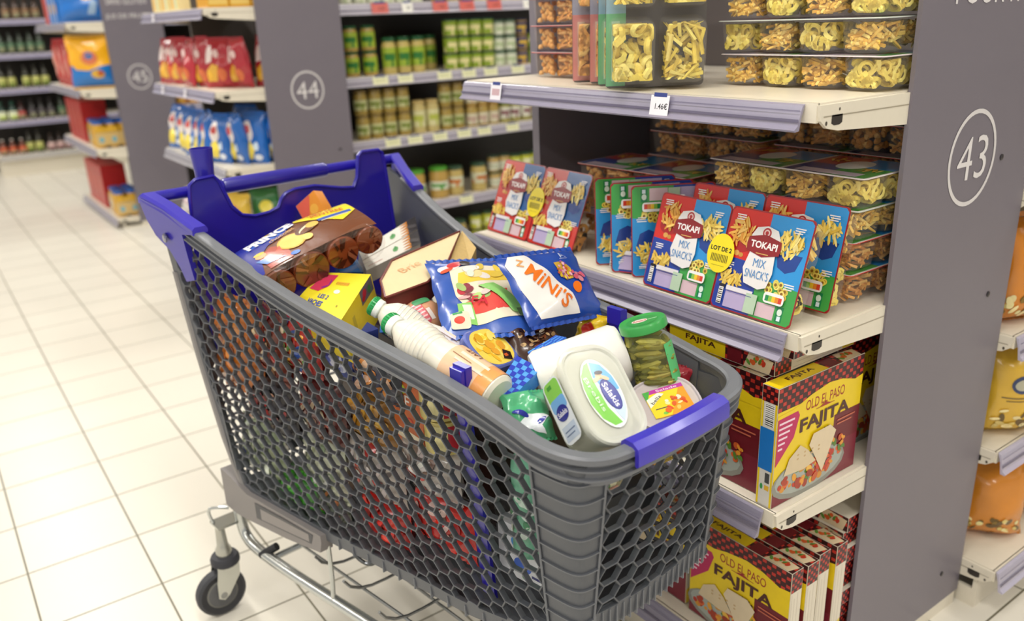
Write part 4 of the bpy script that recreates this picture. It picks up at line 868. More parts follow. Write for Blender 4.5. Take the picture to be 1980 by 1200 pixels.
# basket floor with ribs along the lower flanks
m = MB(); rows = []
for i in range(30):
    x = .06+(1.10-.06)*i/29; w = ys(min(x, 1.06), zb(x))-.012-(.02 if x > 1.06 else 0); rows.append([(x, -w, zb(x)-.004), (x, w, zb(x)-.004), (x, w, zb(x)-.012), (x, -w, zb(x)-.012)])
m.loft(rows, CG)
for sgn in (-1, 1):
    for i in range(13):
        x = .42+.05*i
        if x > 1.05: break
        w = ys(x, zb(x))-.004; m.box(x-.0012, sgn*w-.006, zb(x)-.026, x+.0012, sgn*w+.008, zb(x)-.002, CGL)
m.build('basket_floor', 'plastic_grey', cart)
# rear flap
m = MB(); fv, ff = lattice([(-.25, .42), (.25, .42), (.27, .93), (-.27, .93)], [(-.235, .45), (.235, .45), (.25, .68), (-.25, .68)], tilt=0, org=(0, .6), a=.02)
m.add([(rearx(z)+.022+t, y, z) for y, z, t in fv], ff, CG); m.build('rear_flap', 'plastic_grey', cart)
# blue child-seat panel
prof_ = [(-.235, .70), (.235, .70), (.262, .90), (.258, .955), (.248, 1.07), (.244, 1.094), (.234, 1.102), (.186, 1.103), (.176, 1.095), (.168, 1.045), (.155, 1.022), (.12, 1.026), (.05, 1.042), (.0, 1.042), (-.024, 1.036), (-.036, 1.026), (-.046, 1.008), (-.07, 1.000), (-.105, .998), (-.135, 1.006), (-.155, 1.028), (-.166, 1.058), (-.176, 1.088), (-.186, 1.100), (-.226, 1.098), (-.240, 1.088), (-.244, 1.06), (-.25, .95), (-.262, .90)]
m = MB(); n = len(prof_)
for t0, t1 in ((0, .010),):
    m.add([(.036+t0+.0*z, y, z) for y, z in prof_]+[(.036+t1, y, z) for y, z in prof_], [tuple(range(n))[::-1], tuple(range(n, 2*n))]+[(i, (i+1) % n, n+(i+1) % n, n+i) for i in range(n)], '#231a96')
m.tube([(.046, y, z) for y, z in prof_[2:]], .0042, 6, BL); m.build('seat_panel', 'plastic_blue', cart)
# handle
m = MB(); m.tube([(-.002, y, 1.066+.0*y) for y in (-.316, -.2, 0, .2, .316)], .0125, 14, BL)
m.tube([(-.002, y, 1.066) for y in (-.150, -.145, .105, .110)], [.0155, .0175, .0175, .0155], 16, '#2a2298')
m.tube([(-.002, y, 1.066) for y in (-.316, .316)], .0126, 14, BL); m.build('handlebar', 'plastic_blue', cart)
for sgn in (-1, 1):
    m = MB(); g = lambda x, y, z: (x, sgn*y, z)
    # arm: top blade from handle end to the rim plus a skirt over the basket corner
    top = [(-.020, .322, 1.072), (.0, .322, 1.078), (.06, .302, 1.056), (.11, .290, 1.034), (.150, .281, 1.020)]
    m.loft([[g(x, y+.006, z-.016), g(x, y+.006, z-.004), g(x, y+.001, z+.001), g(x, y-.022, z+.001), g(x, y-.025, z-.004), g(x, y-.025, z-.012)] for x, y, z in top], '#3328ae')
    sk = [(-.020, 1.062, .323), (-.018, 1.02, .315), (-.004, .985, .306), (.022, .955, .292), (.040, .915, .282), (.048, .885, .277), (.086, .895, .273), (.092, .95, .281), (.10, 1.0, .288), (.148, 1.006, .284), (.15, 1.015, .284), (.06, 1.05, .305), (.0, 1.07, .325)]
    n = len(sk); m.add([g(x, y+.004, z) for x, z, y in sk]+[g(x, y-.008, z) for x, z, y in sk], [tuple(range(n)), tuple(range(n, 2*n))[::-1]]+[(i, (i+1) % n, n+(i+1) % n, n+i) for i in range(n)], '#2e24a4')
    m.build('handle_arm', 'plastic_blue', cart)
    m = MB(); m.lathe([(.010, 0), (.010, .003), (.007, .005)], 12, '#9a9aa8'); m.tf(frame(g(.035, .304, .985), (1, 0, 0), (0, 0, 1) if sgn < 0 else (0, 0, -1))); m.build('bolt', 'chrome', cart)
m = MB(); m.lathe([(.020, 0), (.0205, .02), (.0225, .045), (.0245, .070), (.0245, .073), (.0225, .073), (.019, .03), (.001, .03)], 20, '#2a229c', cap=False); m.tf(Matrix.Translation(V((-.002, -.185, 1.082)))); m.build('flower_holder', 'plastic_blue', cart)
# blue divider straps with clips over the rim
for sgn in (-1, 1):
    m = MB(); pts = [(.872, ys(.87, z)-.016, z) for z in (.46, .55, .65, .75, rz(.87)-.02)]
    m.loft([[(x-.016, sgn*y, z), (x+.016, sgn*y, z), (x+.016, sgn*(y-.006), z), (x-.016, sgn*(y-.006), z)] for x, y, z in pts], BL)
    y = rw(.87); m.box(.858, min(sgn*(y-.028), sgn*(y-.012)), rz(.87)-.03, .886, max(sgn*(y-.028), sgn*(y-.012)), rz(.87)+.016, '#2f27a8')
    m.box(.856, min(sgn*(y-.032), sgn*(y-.02)), rz(.87)-.01, .888, max(sgn*(y-.032), sgn*(y-.02)), rz(.87)+.020, '#2f27a8')
    m.build('divider_strap', 'plastic_blue', cart)
# chassis
m = MB()
def bez(P, n=8):
    out = []
    for i in range(1, len(P)-1):
        a, c_, b2 = (V(P[i-1])+V(P[i]))/2 if i > 1 else V(P[0]), V(P[i]), (V(P[i])+V(P[i+1]))/2 if i < len(P)-2 else V(P[-1])
        out += [a*(1-t)**2+c_*2*t*(1-t)+b2*t*t for t in [k/n for k in range(n)]]
    return out+[V(P[-1])]
for sgn in (-1, 1):
    m = MB(); m.tube(bez([(.012, sgn*.238, .34), (.006, sgn*.238, .25), (.03, sgn*.236, .195), (.16, sgn*.222, .188), (.34, sgn*.190, .178), (.6, sgn*.145, .165), (.95, sgn*.115, .16), (1.02, sgn*.105, .16)]), .0135, 12, CH); m.build('chassis_tube', 'chrome', cart)
    m = MB(); m.tube([(.10, sgn*.236, .190), (.13, sgn*.206, .216)], .010, 10, '#26262a'); m.build('rubber_stop', 'rubber', cart)
for P_ in ([(.13, -.222, .19), (.13, .222, .19)], [(1.0, -.107, .16), (1.0, .107, .16)]):
    m = MB(); m.tube(P_, .008, 8, CH); m.build('cross_bar', 'chrome', cart)
m = MB(); wz = .215
for y in (-.16, -.06, .06, .16):
    m.tube([(.10, y, wz+.03), (.16, y, wz), (.70, y*.7, wz-.01), (.76, y*.7, wz+.03)], .0035, 6, '#a9abaa')
for x in (.18, .30, .42, .56, .68): m.tube(bez([(x, -.19, wz+.05), (x, -.17, wz), (x, 0, wz), (x, .17, wz), (x, .19, wz+.05)], 4), .0035, 6, '#8f9192')
m.tube([(.36, -.185, .365), (.365, -.188, .25), (.362, -.19, .185)], .0055, 8, CH)
m.tube(bez([(.42, -.17, .362), (.44, -.17, .335), (.47, -.16, .318), (.50, -.15, .33), (.51, -.15, .365)], 4), .0045, 8, '#55575a')
m.build('wire_rack', 'chrome', cart)
# casters
def caster(x, y, rot, full=True):
    R_ = Matrix.Translation(V((x, y, 0))) @ Matrix.Rotation(rot, 4, 'Z') @ Matrix.Scale(1.18, 4)
    root = MB(); root.lathe([(.016, .128), (.017, .150), (.012, .160), (.010, .20), (.008, .21)], 12, '#b9b9b2'); root.tf(R_); o = root.build('caster', 'chrome', cart)
    m = MB(); m.lathe([(.026, .116), (.030, .120), (.030, .130), (.026, .137), (.018, .138)], 18, '#34343a'); m.tf(R_); m.build('collar', 'rubber', o)
    tr = -.020
    m = MB(); i0 = 0
    for s in (-1, 1):
        P = [(-.024, .118), (.022, .118), (.020, .09), (tr+.012, .050), (tr, .042), (tr-.012, .050), (-.030, .085)]
        n = len(P); m.add([(a, s*.017, z) for a, z in P]+[(a, s*.0195, z) for a, z in P], [tuple(range(n)), tuple(range(n, 2*n))]+[(i, (i+1) % n, n+(i+1) % n, n+i) for i in range(n)], '#c9cac4')
    m.loft([[(-.024, -.0195, .118), (.022, -.0195, .118), (.022, .0195, .118), (-.024, .0195, .118)], [(-.024, -.0195, .122), (.022, -.0195, .122), (.022, .0195, .122), (-.024, .0195, .122)]], '#c9cac4')
    m.tf(R_); m.build('fork', 'chrome', o)
    m = MB(); pr_ = [(.020, -.012), (.030, -.012), (.0335, -.010), (.046, -.0125), (.0515, -.009), (.053, 0), (.0515, .009), (.046, .0125), (.0335, .010), (.030, .012), (.020, .012)]
    m.lathe([(r_, z) for r_, z in pr_], 32, ['#5a5a5c', '#6d6d68', '#2f2f33', '#3c3d42', '#3c3d42', '#3c3d42', '#3c3d42', '#2f2f33', '#6d6d68', '#5a5a5c']); m.lathe([(.006, -.020), (.009, -.019), (.009, .019), (.006, .020)], 12, '#8f8f8a')
    m.tf(R_ @ Matrix.Translation(V((tr, 0, .0535))) @ Matrix.Rotation(pi/2, 4, 'X')); m.build('wheel', 'rubber', o)
for sgn in (-1, 1):
    caster(-.012, sgn*.285, radians(88 if sgn < 0 else 20)); caster(1.0, sgn*.107, radians(30))
    m = MB(); m.box(-.03, min(sgn*.238, sgn*.300), .250, .02, max(sgn*.238, sgn*.300), .256, '#b5b6b0'); m.tube(bez([(-.015, sgn*.296, .256), (-.03, sgn*.305, .29), (-.006, sgn*.285, .30), (.01, sgn*.262, .295)], 5), .004, 8, CH); m.build('caster_plate', 'chrome', cart)
QUADS = {'yellow': [(-1.5523, 0.6205, 0.9250), (-1.4530, 0.6826, 0.9300), (-1.3258, 0.5571, 0.9000), (-1.5051, 0.5422, 0.8930)],
         'whitepk': [(-1.6325, 0.7434, 0.9300), (-1.7596, 0.9579, 0.9500), (-1.6122, 0.8863, 0.9250), (-1.5831, 0.7345, 0.9000)],
         'cheese': [(-1.3417, 0.6546, 0.9150), (-1.4009, 0.6770, 0.9300), (-1.4611, 0.7342, 0.9450), (-1.5024, 0.9259, 0.9650), (-1.3922, 0.8243, 0.9400), (-1.3438, 0.7475, 0.9250)],
         'wood': [(-1.5128, 0.9364, 0.9630), (-1.4273, 0.9156, 0.9450), (-1.3911, 0.8754, 0.9300), (-1.3982, 0.8278, 0.9380)],
         'bluebox': [(-1.6582, 0.6949, 0.9200), (-1.6710, 0.7458, 0.9200), (-1.6007, 0.7385, 0.8900), (-1.6390, 0.6974, 0.8900)],
         'check1': [(-1.0323, 0.7305, 0.8750), (-0.9757, 0.7358, 0.8700), (-0.9623, 0.6682, 0.8450), (-0.9897, 0.6514, 0.8500)],
         'check2': [(-1.0551, 0.7683, 0.8650), (-1.0532, 0.8285, 0.8800), (-1.0339, 0.8357, 0.8800), (-1.0234, 0.7551, 0.8600)],
         'paper': [(-1.0259, 0.7357, 0.8600), (-1.0109, 0.9151, 0.8950), (-0.8678, 0.8465, 0.8600), (-0.9801, 0.7524, 0.8200)]}
# ------------------------------------------------------------------ goods in the cart
def W(x, y, z): return MC @ V((x, y, z))
def slab(name, P, th, col, sides, shapes, mat='card', label=None, cat='box', group=None, drop=None, sub=0):
    """package from four world corners of its shown face (tl, tr, br, bl); prints use u,v in -1..1; body hangs th behind"""
    P = [V(p) for p in P]; c = sum(P, V())/4; L = [p-c for p in P]; n = ((L[1]-L[0]).cross(L[3]-L[0])).normalized()*-1
    if n.dot(V((0, 0, 1.4))-c) < 0: n = -n
    n2 = V(drop).normalized()*-1 if drop else n
    def bil(u, v, l): a, b_ = (u+1)/2, (v+1)/2; p = (L[3]*(1-a)+L[2]*a)*(1-b_)+(L[0]*(1-a)+L[1]*a)*b_; return p+n*l
    m = MB(); R0 = [bil(u, v, 0) for u, v in rrect(2, 2, .05, 2)]; R1 = [p-n2*th for p in R0]
    m.loft([R0, R1], sides); m.c[-2] = lin(col); m.add(R0, [tuple(range(len(R0)))], col)
    prints(m, shapes, bil, sub=sub)
    o = m.build(name, mat, label=label, cat=cat, group=group); o.location = c
    return o, L, n
# 1 biscuit multipack
pm = frame((-1.594, .605, 1.004), (.022, .966, .258), (-.992, -.012, .129)); PW, PD = .262, .150
root = empty('biscuit_multipack', M=pm, label='brown and blue chocolate biscuit multipack with clear ends on top of the cart', cat='biscuit pack')
def arch(u, v, l):  # gently sagging wrapper sheet
    return (u, v, -.010*(abs(u)/(PW/2))**2.2-.007*max(0, -v/(PD/2))**3-.010*max(0, v/(PD/2))**4+l+.0012*sin(40*u+20*v))
m = MB(); N = 16
m.add([arch(-PW/2+PW*i/N, -PD/2+PD*j/N, .0) for j in range(N+1) for i in range(N+1)], [(j*(N+1)+i, j*(N+1)+i+1, (j+1)*(N+1)+i+1, (j+1)*(N+1)+i) for j in range(N) for i in range(N)], '#6d3818')
r = random.Random(4); a, b_ = PW/2-.002, PD/2-.002
sh = [('p', [(-a, -b_), (-a, b_), (.006, b_), (-.002, .05), (-.03, .022), (-.07, .012), (-.10, -.02), (-.115, -b_)], '#1d2a94'),
      ('p', [(-.11, .03), (-.10, .072), (.0, .073), (.004, .045), (-.03, .03)], '#2c5cc0'), ('p', [(-.10, -.07), (-.105, -.02), (-.07, .0), (-.045, -.02), (-.05, -.07)], '#a83a1c'),
      ('p', [(.01, b_), (a, b_), (a, .012), (.085, -.022), (.055, .012), (.006, .052)], '#f0dc2a'), ('p', [(.018, b_), (.05, b_), (.03, .055)], '#e9742a'),
      ('t', "C'EST LA", .066, .052, .010, '#c04a2a', .05, .06, .02), ('t', 'RENTREE', .075, .036, .014, '#d06a30', -.15, .07, .02), ('r', .045, .008, .12, .02, '#3a5cae'), ('r', .05, .004, .11, .007, '#e8e4d8'),
      ('t', 'PRINCE', -.054, .046, .030, '#f2f0f4', .12, .108, .05), ('t', 'chocolat', -.035, .022, .012, '#c89858', .15, .06, .01), ('e', -.052, .066, .014, .006, '#e8c838')]
sh += [('e', -.030, -.018, .030, .030, '#e2b040', .2), ('e', -.030, -.018, .026, .026, '#eac45a', .2), ('e', .014, .004, .030, .017, '#5a2810', .4), ('e', .016, .002, .024, .011, '#f0e0b8', .4), ('e', .014, -.002, .021, .008, '#6d3818', .4), ('e', .028, .006, .014, .012, '#e2b858'), ('e', .0, -.03, .012, .012, '#eac45a')]
sh += [('p', [(-.10, -.045), (-.09, -.01), (-.07, -.03), (-.055, -.012), (-.06, -.05), (-.08, -.06)], '#d8441c'), ('e', -.098, -.018, .012, .010, '#d8a060'), ('e', -.098, -.008, .012, .006, '#e0c040'), ('p', [(-.115, -.03), (-.085, -.035), (-.06, -.06), (-.10, -.055)], '#2a6cb8'), ('e', -.042, -.062, .010, .006, '#2a6cc8')]
prints(m, sh, arch, base=.0012, sub=.02); m.build('printed_wrapper', 'film', root)
for i in range(4):
    x = (-.100, -.028, .044, .106)[i]; g = MB(); rr = (.037, .040, .036, .031)[i]; zc = -.006-rr-.010*(abs(x)/.13)**2
    for k in range(11):
        yy = -PD/2-.004+.0135*k; i0 = len(g.v); q = rr*(1 if k % 2 else .955)
        g.lathe([(q*.93, 0), (q, .002), (q, .0105), (q*.93, .0125)], 20, jit('#58210f' if k % 2 else '#77361a', .25, r)); g.tf(frame((x, yy, zc), (1, 0, 0), (0, 0, -1)), i0)
    for q in range(16): t0 = r.uniform(0, 6.28); g.add([(x+rr*.9*q_*cos(t), -PD/2-.0050-.0001*q, zc+rr*.9*q_*sin(t)) for t, q_ in ((t0, 1), (t0+r.uniform(.1, .3), .97), (t0+r.uniform(.2, 1.2), r.uniform(.2, .6)), (t0+.05, r.uniform(.2, .5)))], [(0, 1, 2, 3)], r.choice(['#7a3a22', '#94553a', '#48190c', '#3c1608', '#8a4a2c', '#65281a']))  # film wrinkles on the roll end, their highlights painted as lighter brown quads
    g.build('biscuit_roll', 'film', root)
m = MB(); m.loft([[(x*k, y, -.043+z*k) for x, z in rrect(PW+.006, .072, .034, 5)] for y, k in ((-PD/2-.024, .88), (-PD/2-.020, .98), (-PD/2-.004, 1.0), (-PD/2+.008, .99))], '#c8a894', cap=False)
m.add([(-.125, -PD/2+.004, -.0045), (.122, -PD/2+.004, -.008), (.120, -PD/2-.004, -.004), (-.122, -PD/2-.004, -.002)], [(0, 1, 2, 3)], '#e4d8d0'); m.build('clear_wrap', 'clear', root)
# orange pack peeking out
o = carton('food_box', .062, .07, .03, '#e8922a', [('p', [(-.03, -.034), (.015, .034), (-.03, .034)], '#e0604a'), ('e', .008, .0, .012, .012, '#f0b040')], 'small orange pack peeking up behind the chocolate biscuits', frame(W(.115, .0, 1.0), (.6, .5, .6), (-.6, -.1, .8)), None)
# 2 yellow carton
def quadpack(name, P, th, col, sides, shapes, rshapes, label, cat, drop=(0, 0, -1), mat='card', fshapes=()):
    o, L, n = None, None, None
    P = [V(p) for p in P]; c = sum(P, V())/4; L = [p-c for p in P]; d = V(drop).normalized()*th
    n = (L[1]-L[0]).cross(L[3]-L[0]).normalized(); n = n if n.z > 0 else -n
    def bil(u, v, l): a, b_ = (u+1)/2, (v+1)/2; return (L[3]*(1-a)+L[2]*a)*(1-b_)+(L[0]*(1-a)+L[1]*a)*b_+n*l
    m = MB(); B = [p+d for p in L]; m.add(L+B, [(4, 5, 6, 7), (0, 1, 5, 4), (1, 2, 6, 5), (2, 3, 7, 6), (3, 0, 4, 7)], sides)
    g = 12; m.add([bil(-1+2*i/g, -1+2*j/g, 0) for j in range(g+1) for i in range(g+1)], [(j*(g+1)+i, j*(g+1)+i+1, (j+1)*(g+1)+i+1, (j+1)*(g+1)+i) for j in range(g) for i in range(g)], col); prints(m, shapes, bil, base=.0007)
    for (i, j), S in (((2, 1), rshapes), ((3, 2), fshapes)):
        nn = (L[j]-L[i]).cross(d).normalized(); nn = nn if nn.dot((L[i]+L[j])/2) > 0 else -nn
        prints(m, S, lambda u, v, l, i=i, j=j, nn=nn: (L[i]*(1-(u+1)/2)+L[j]*(u+1)/2)+d*(1-(v+1)/2)+nn*l)
    o = m.build(name, mat, label=label, cat=cat); o.location = c
    return o
QY = QUADS['yellow']
quadpack('yogurt_carton', QY, .085, '#f1de30', '#e9cf28',
    [('p', [(-.9, -.1), (-.75, .85), (-.2, .85), (-.25, .2), (-.5, -.15)], '#d0385c'), ('e', -.45, .35, .2, .3, '#8a2c8c'), ('r', -.05, .35, .45, .5, '#e8b030'), ('t', 'gourmand', .2, .42, .12, '#c08a2c', 0, .5), ('t', 'LES 2', -.15, -.35, .22, '#2c4ca8', 0, .4, .02), ('t', 'VACHES', -.3, -.72, .26, '#2c4ca8', 0, .6, .03), ('e', .2, .0, .12, .1, '#f0ece0'), ('e', .55, -.6, .03, .05, '#9a8c1c')],
    [('r', .15, .35, .95, 1, '#6a6468'), ('e', .4, .7, .12, .18, '#c02838'), ('e', .7, .6, .1, .18, '#3a7a40'), ('e', .3, .55, .1, .12, '#b8202c'), ('r', -.5, -.1, -.35, .5, '#c8b428'), ('t', '4', -.75, -.3, .4, '#2c4ca8', 0, .2)],
    'yellow yogurt carton with blue lettering behind the milk bottles', 'carton', drop=(.10, .12, -1))
# 3 white packs with black end
for i in range(2):
    A, B, C_, D = [V(p) for p in QUADS['whitepk']]
    P = [A, B, (B+C_)/2, (A+D)/2] if i == 0 else [(A+D)/2, (B+C_)/2, C_, D]
    if i: P = [p+V((.002, -.001, -.001)) for p in P]
    o = quadpack('wafer_pack', P, .035, '#e8e4da', '#cfc8bc', [('r', .62, -1, 1, 1, '#2a2628'), ('e', .1, .0, .10, .35, '#6aa86a'), ('e', .1, .15, .05, .3, '#4c9450'), ('r', -.9, -.5, -.4, -.4, '#d0a8a0')]+[('p', [(.36+.0*k, -.8+.4*k), (.66, -.95+.4*k), (.66, -.6+.4*k)], '#c47a24') for k in range(5)]+[('e', .8, .1*k-.3, .05, .3, '#4a4648', .6) for k in range(4)],
        [('r', -1, -1, 1, 1, '#262226')], 'white pack with green mark and black end, %s of the pair beside the chocolate biscuits' % ('upper', 'lower')[i], 'food pack', drop=(-.25, 0, -1))
# 4 cream cheese box with dark red edge
CP = [V(p) for p in QUADS['cheese']]; c = sum(CP, V())/len(CP); L = [p-c for p in CP]; n = V((.22, -.22, .95)).normalized()
root = empty('cheese_box', loc=c, label='cream angular cheese box with dark red edges, right of the yellow carton', cat='box')
d = V((.02, -.05, -1)).normalized()*.04
m = MB(); k = len(L); m.add(L+[p+d for p in L], [tuple(range(k)), tuple(range(k, 2*k))[::-1]]+[(i, (i+1) % k, k+(i+1) % k, k+i) for i in range(k)], ['#e6cfa2']+['#6a2a26']*(k+1)); m.build('box_body', 'card', root)
m = MB(); m.tube([p for p in L]+[L[0]], .0028, 6, '#6e2c26'); m.build('edge_band', 'card', root)
cc = sum(L, V())/k; m = MB(); xx = (L[5]-L[0]).normalized(); yy = n.cross(xx).normalized()
prints(m, [('t', 'Brie', -.01, .01, .018, '#d9a470', .2, .05, -.008), ('e', .03, -.02, .016, .01, '#dcae74'), ('e', -.04, -.03, .010, .008, '#dcae74')], lambda u, v, l: cc+xx*u+yy*v+n*(l+.002)); m.build('print', 'card', root)
T = [V(p)-c for p in QUADS['wood']]; m = MB(); m.add(T+[p+d*.8 for p in T], [(0, 1, 2, 3), (7, 6, 5, 4), (0, 4, 5, 1), (1, 5, 6, 2), (2, 6, 7, 3), (3, 7, 4, 0)], '#c9ac70')
m.build('wood_side', 'food', root)
# 5 blue box with clear tray
quadpack('blue_box', QUADS['bluebox'], .05, '#2f86d8', '#2a5ea8', [('r', -.7, -.2, .5, .1, '#5aa4e4'), ('r', .7, -1, 1, 1, '#8aa4c8')], [('r', -1, -1, 1, 1, '#5c6c86')], 'bright blue box tucked between the chocolate biscuits and the yellow carton', 'box')
# 6 milk bottles
def milk(name, base, cap, r, label, peach=False, labelc='#e8b88c'):
    base, cap = V(base), V(cap); ax = cap-base; Lh = ax.length; root = empty(name, M=frame(base, ax.orthogonal(), ax.cross(ax.orthogonal())), label=label, cat='bottle')
    zax = ax.normalized(); xax = V((0, 0, 1))-zax*zax.z; xax.normalize(); root.matrix_world = frame(base, xax, zax.cross(xax))
    m = MB(); pr_ = [(.80, 0), (.97, .02), (1.0, .05), (1.0, .34), (.99, .36), (.88, .44), (.80, .50), (.84, .56), (.93, .62), (.97, .68), (.93, .75), (.78, .82), (.52, .875), (.40, .90), (.39, .925)]
    m.lathe([(r*a, Lh*b2) for a, b2 in pr_], 28, '#e9e4d4')
    for k in range(7): z = .555+.035*k; rr_ = r*interp(z, [p[1] for p in pr_], [p[0] for p in pr_]); m.lathe([(rr_*1.0, Lh*(z-.006)), (rr_+.0012, Lh*z), (rr_*1.0, Lh*(z+.006))], 28, '#ece8dc', cap=False)
    m.build('bottle_body', 'plastic', root)
    m = MB(); m.lathe([(r*.47, Lh*.905), (r*.50, Lh*.912), (r*.50, Lh*.955), (r*.47, Lh*.96)], 22, '#e9ece8')
    m.build('cap_ring', 'plastic', root); m = MB(); m.lathe([(r*.50, Lh*.955), (r*.50, Lh*.995), (r*.44, Lh*1.005)], 22, '#169a4e')
    for q in range(22): 
        t = 2*pi*q/22; m.box(r*.50*cos(t)-.0007, r*.50*sin(t)-.0007, Lh*.958, r*.50*cos(t)+.0007, r*.50*sin(t)+.0007, Lh*.988, '#128a44')
    m.build('cap', 'plastic', root)
    m = MB(); K = 28; z0, z1 = .03, .40; vs = [(r*1.012*cos(2*pi*i/K), r*1.012*sin(2*pi*i/K), Lh*z) for i in range(K) for z in (z0, z0+.1, z1)]
    m.add(vs, [(i*3+j, ((i+1) % K)*3+j, ((i+1) % K)*3+j+1, i*3+j+1) for i in range(K) for j in range(2)], [('#e9a05c' if j == 0 else labelc) for i in range(K) for j in range(2)])
    cyl = lambda u, v, l: ((r*1.012+l)*cos(u/r), (r*1.012+l)*sin(u/r), Lh*(.22)+v)
    prints(m, [('r', -.02, -.03, .0, .03, '#f0dcc8'), ('t', 'LAIT', .012, .015, .010, '#7a4a30', pi/2, .03), ('r', -.012, .0, -.011, .04, '#8a5c40')], cyl, base=.0008); m.build('label', 'film', root)
    return root
milk('milk_bottle', W(.913, -.140, .845), W(.668, -.172, .918), .037, 'ribbed milk bottle with peach label lying nearest the near rim', labelc='#e9c4a0')
milk('milk_bottle', W(.765, -.070, .828), W(.612, -.168, .935), .034, 'second milk bottle, green cap furthest left, partly under the ribbed one', labelc='#e4e0ea')
# 7 round ham pack, small juice box
root = empty('ham_pack', loc=W(.585, -.045, .868), label='round peach-coloured pack with pink checked label left of the sweets bag', cat='food pack')
m = MB(); m.lathe([(.002, -.028), (.030, -.022), (.041, -.004), (.040, .008), (.030, .020), (.012, .027), (.001, .028)], 24, '#dba27c'); R_ = Matrix.Rotation(radians(38), 4, V((.5, .9, 0))); m.tf(R_); m.build('ham', 'film', root)
m = MB(); dome = lambda u, v, l: R_ @ V((u, v, .028-.010*((u*u+v*v)/.03**2)+l))
prints(m, [('p', rrect(.05, .03, .006, 3, .002, -.008), '#d65a64')]+[('r', -.021+.008*i, -.021, -.018+.008*i, .005, '#f0c4c4') for i in range(6)]+[('p', rrect(.018, .034, .005, 3, -.024, .012), '#4c9a68'), ('r', .0, .008, .024, .016, '#efe4dc')], dome, base=.002, sub=.008); m.build('label', 'card', root)
m = MB(); m.tube([R_ @ V((.041*cos(t), .041*sin(t), .0)) for t in [2*pi*i/24 for i in range(25)]], .0022, 6, '#1f5a3c'); m.build('green_rim', 'film', root)
carton('juice_box', .05, .075, .04, '#3a74c0', [('e', -.005, -.01, .018, .018, '#e8862c'), ('r', -.022, .015, .022, .034, '#dfe8f2'), ('t', 'ô', .01, .024, .012, '#2a4c9c')], 'small blue carton with an orange, tucked behind the milk caps', frame(W(.53, -.075, .875), (.75, .5, .2), (-.5, .45, .75)), None, cat='carton', right=[('r', -.018, -.03, .018, .03, '#28306c')])
# 8 sweets bags
cm = frame((-1.236, .790, .915), (.396, .916, -.059), (-.879, .397, .264))
sh = [('p', [(-.045, .07), (.07, .075), (.075, -.085), (-.02, -.11), (-.045, -.02)], '#e9dfc4')]
r = random.Random(12)
sh += [('p', [(-.035, .012), (.068, .03), (.066, .062), (-.03, .045)], '#ecc94a'), ('p', [(-.03, -.05), (.055, -.005), (.045, -.07), (-.02, -.085)], '#e05048'), ('p', [(-.05, -.105), (-.018, -.11), (-.02, -.05), (-.046, -.055)], '#8ccc6a')]
sh += foodshapes(.03, .055, .05, .025, ['#e8e4dc', '#e8c850', '#dfe6d8', '#f0dca0'], 12, r, 'blob', .02)+foodshapes(.005, -.015, .05, .03, ['#c23a48', '#e2a0a0', '#8c3a48', '#f0d0cc', '#a8c878'], 18, r, 'blob', .014)
sh += [('p', [(.0, .0), (.03, .008), (.075, -.055), (.07, -.085), (.05, -.08), (.02, -.03)], '#8fce70'), ('p', [(.058, -.07), (.075, -.062), (.078, -.09), (.062, -.092)], '#5c7c50')]
sh += [('e', -.045, .078, .022, .014, '#f0eae6'), ('e', -.03, .088, .016, .014, '#c82a34'), ('e', -.012, .084, .01, .016, '#2a1c20'), ('e', -.05, .07, .014, .008, '#d8502c', .4), ('t', 'FA', -.005, -.052, .024, '#c8283c', -.25, .03, .02), ('r', -.038, -.098, -.022, -.06, '#dff0d8'), ('p', rrect(.036, .036, .006, 3, -.048, -.098), '#e8d8c0'), ('e', -.05, -.098, .010, .008, '#d84030'), ('r', -.06, -.085, -.042, -.08, '#4ca060')]
bag('sweets_bag', .165, .245, .042, '#2f57ae', sh, 'blue sweets bag with clear windows showing wrapped green and red candy', 'sweets bag', None, cm, seed=14, N=18, wr=.0025)
mm = frame((-1.146, .894, .932), (-.077, .99, -.117), (-.719, .026, .695))
sh = [('p', [(-.09, .05), (-.075, .068), (-.035, .068), (-.005, .01), (.02, -.03), (.025, -.068), (-.07, -.066), (-.085, -.01)], '#ece8e4')]
sh += [('t', "MiNi'S", -.026, -.008, .036, '#e8741e', -1.0, .100, .014), ('t', 'Z', -.062, .047, .016, '#e8a05c', -.5, .015), ('e', .042, -.018, .014, .010, '#e8741e', .9), ('t', 'A', .042, .054, .014, '#cfdcf0', 0, .014, -.006), ('r', .032, .045, .052, .0458, '#cfdcf0')]
sh += [('p', [(.012, .038), (.032, .038), (.048, .022), (.044, .002), (.026, .0), (.016, .012)], '#c8a03c')]+foodshapes(.028, .02, .016, .018, ['#d85a80', '#e8c83c', '#8c4a9c', '#c8582c', '#e8b0c0'], 34, r, 'blob', .0045)+foodshapes(.055, .008, .012, .012, ['#d88a9c', '#c85a70'], 8, r, 'blob', .008)
bag('sweets_bag', .195, .145, .040, '#1f48a4', sh, "blue and white sweets bag with orange lettering", 'sweets bag', None, mm, seed=17, N=18, wr=.0022)
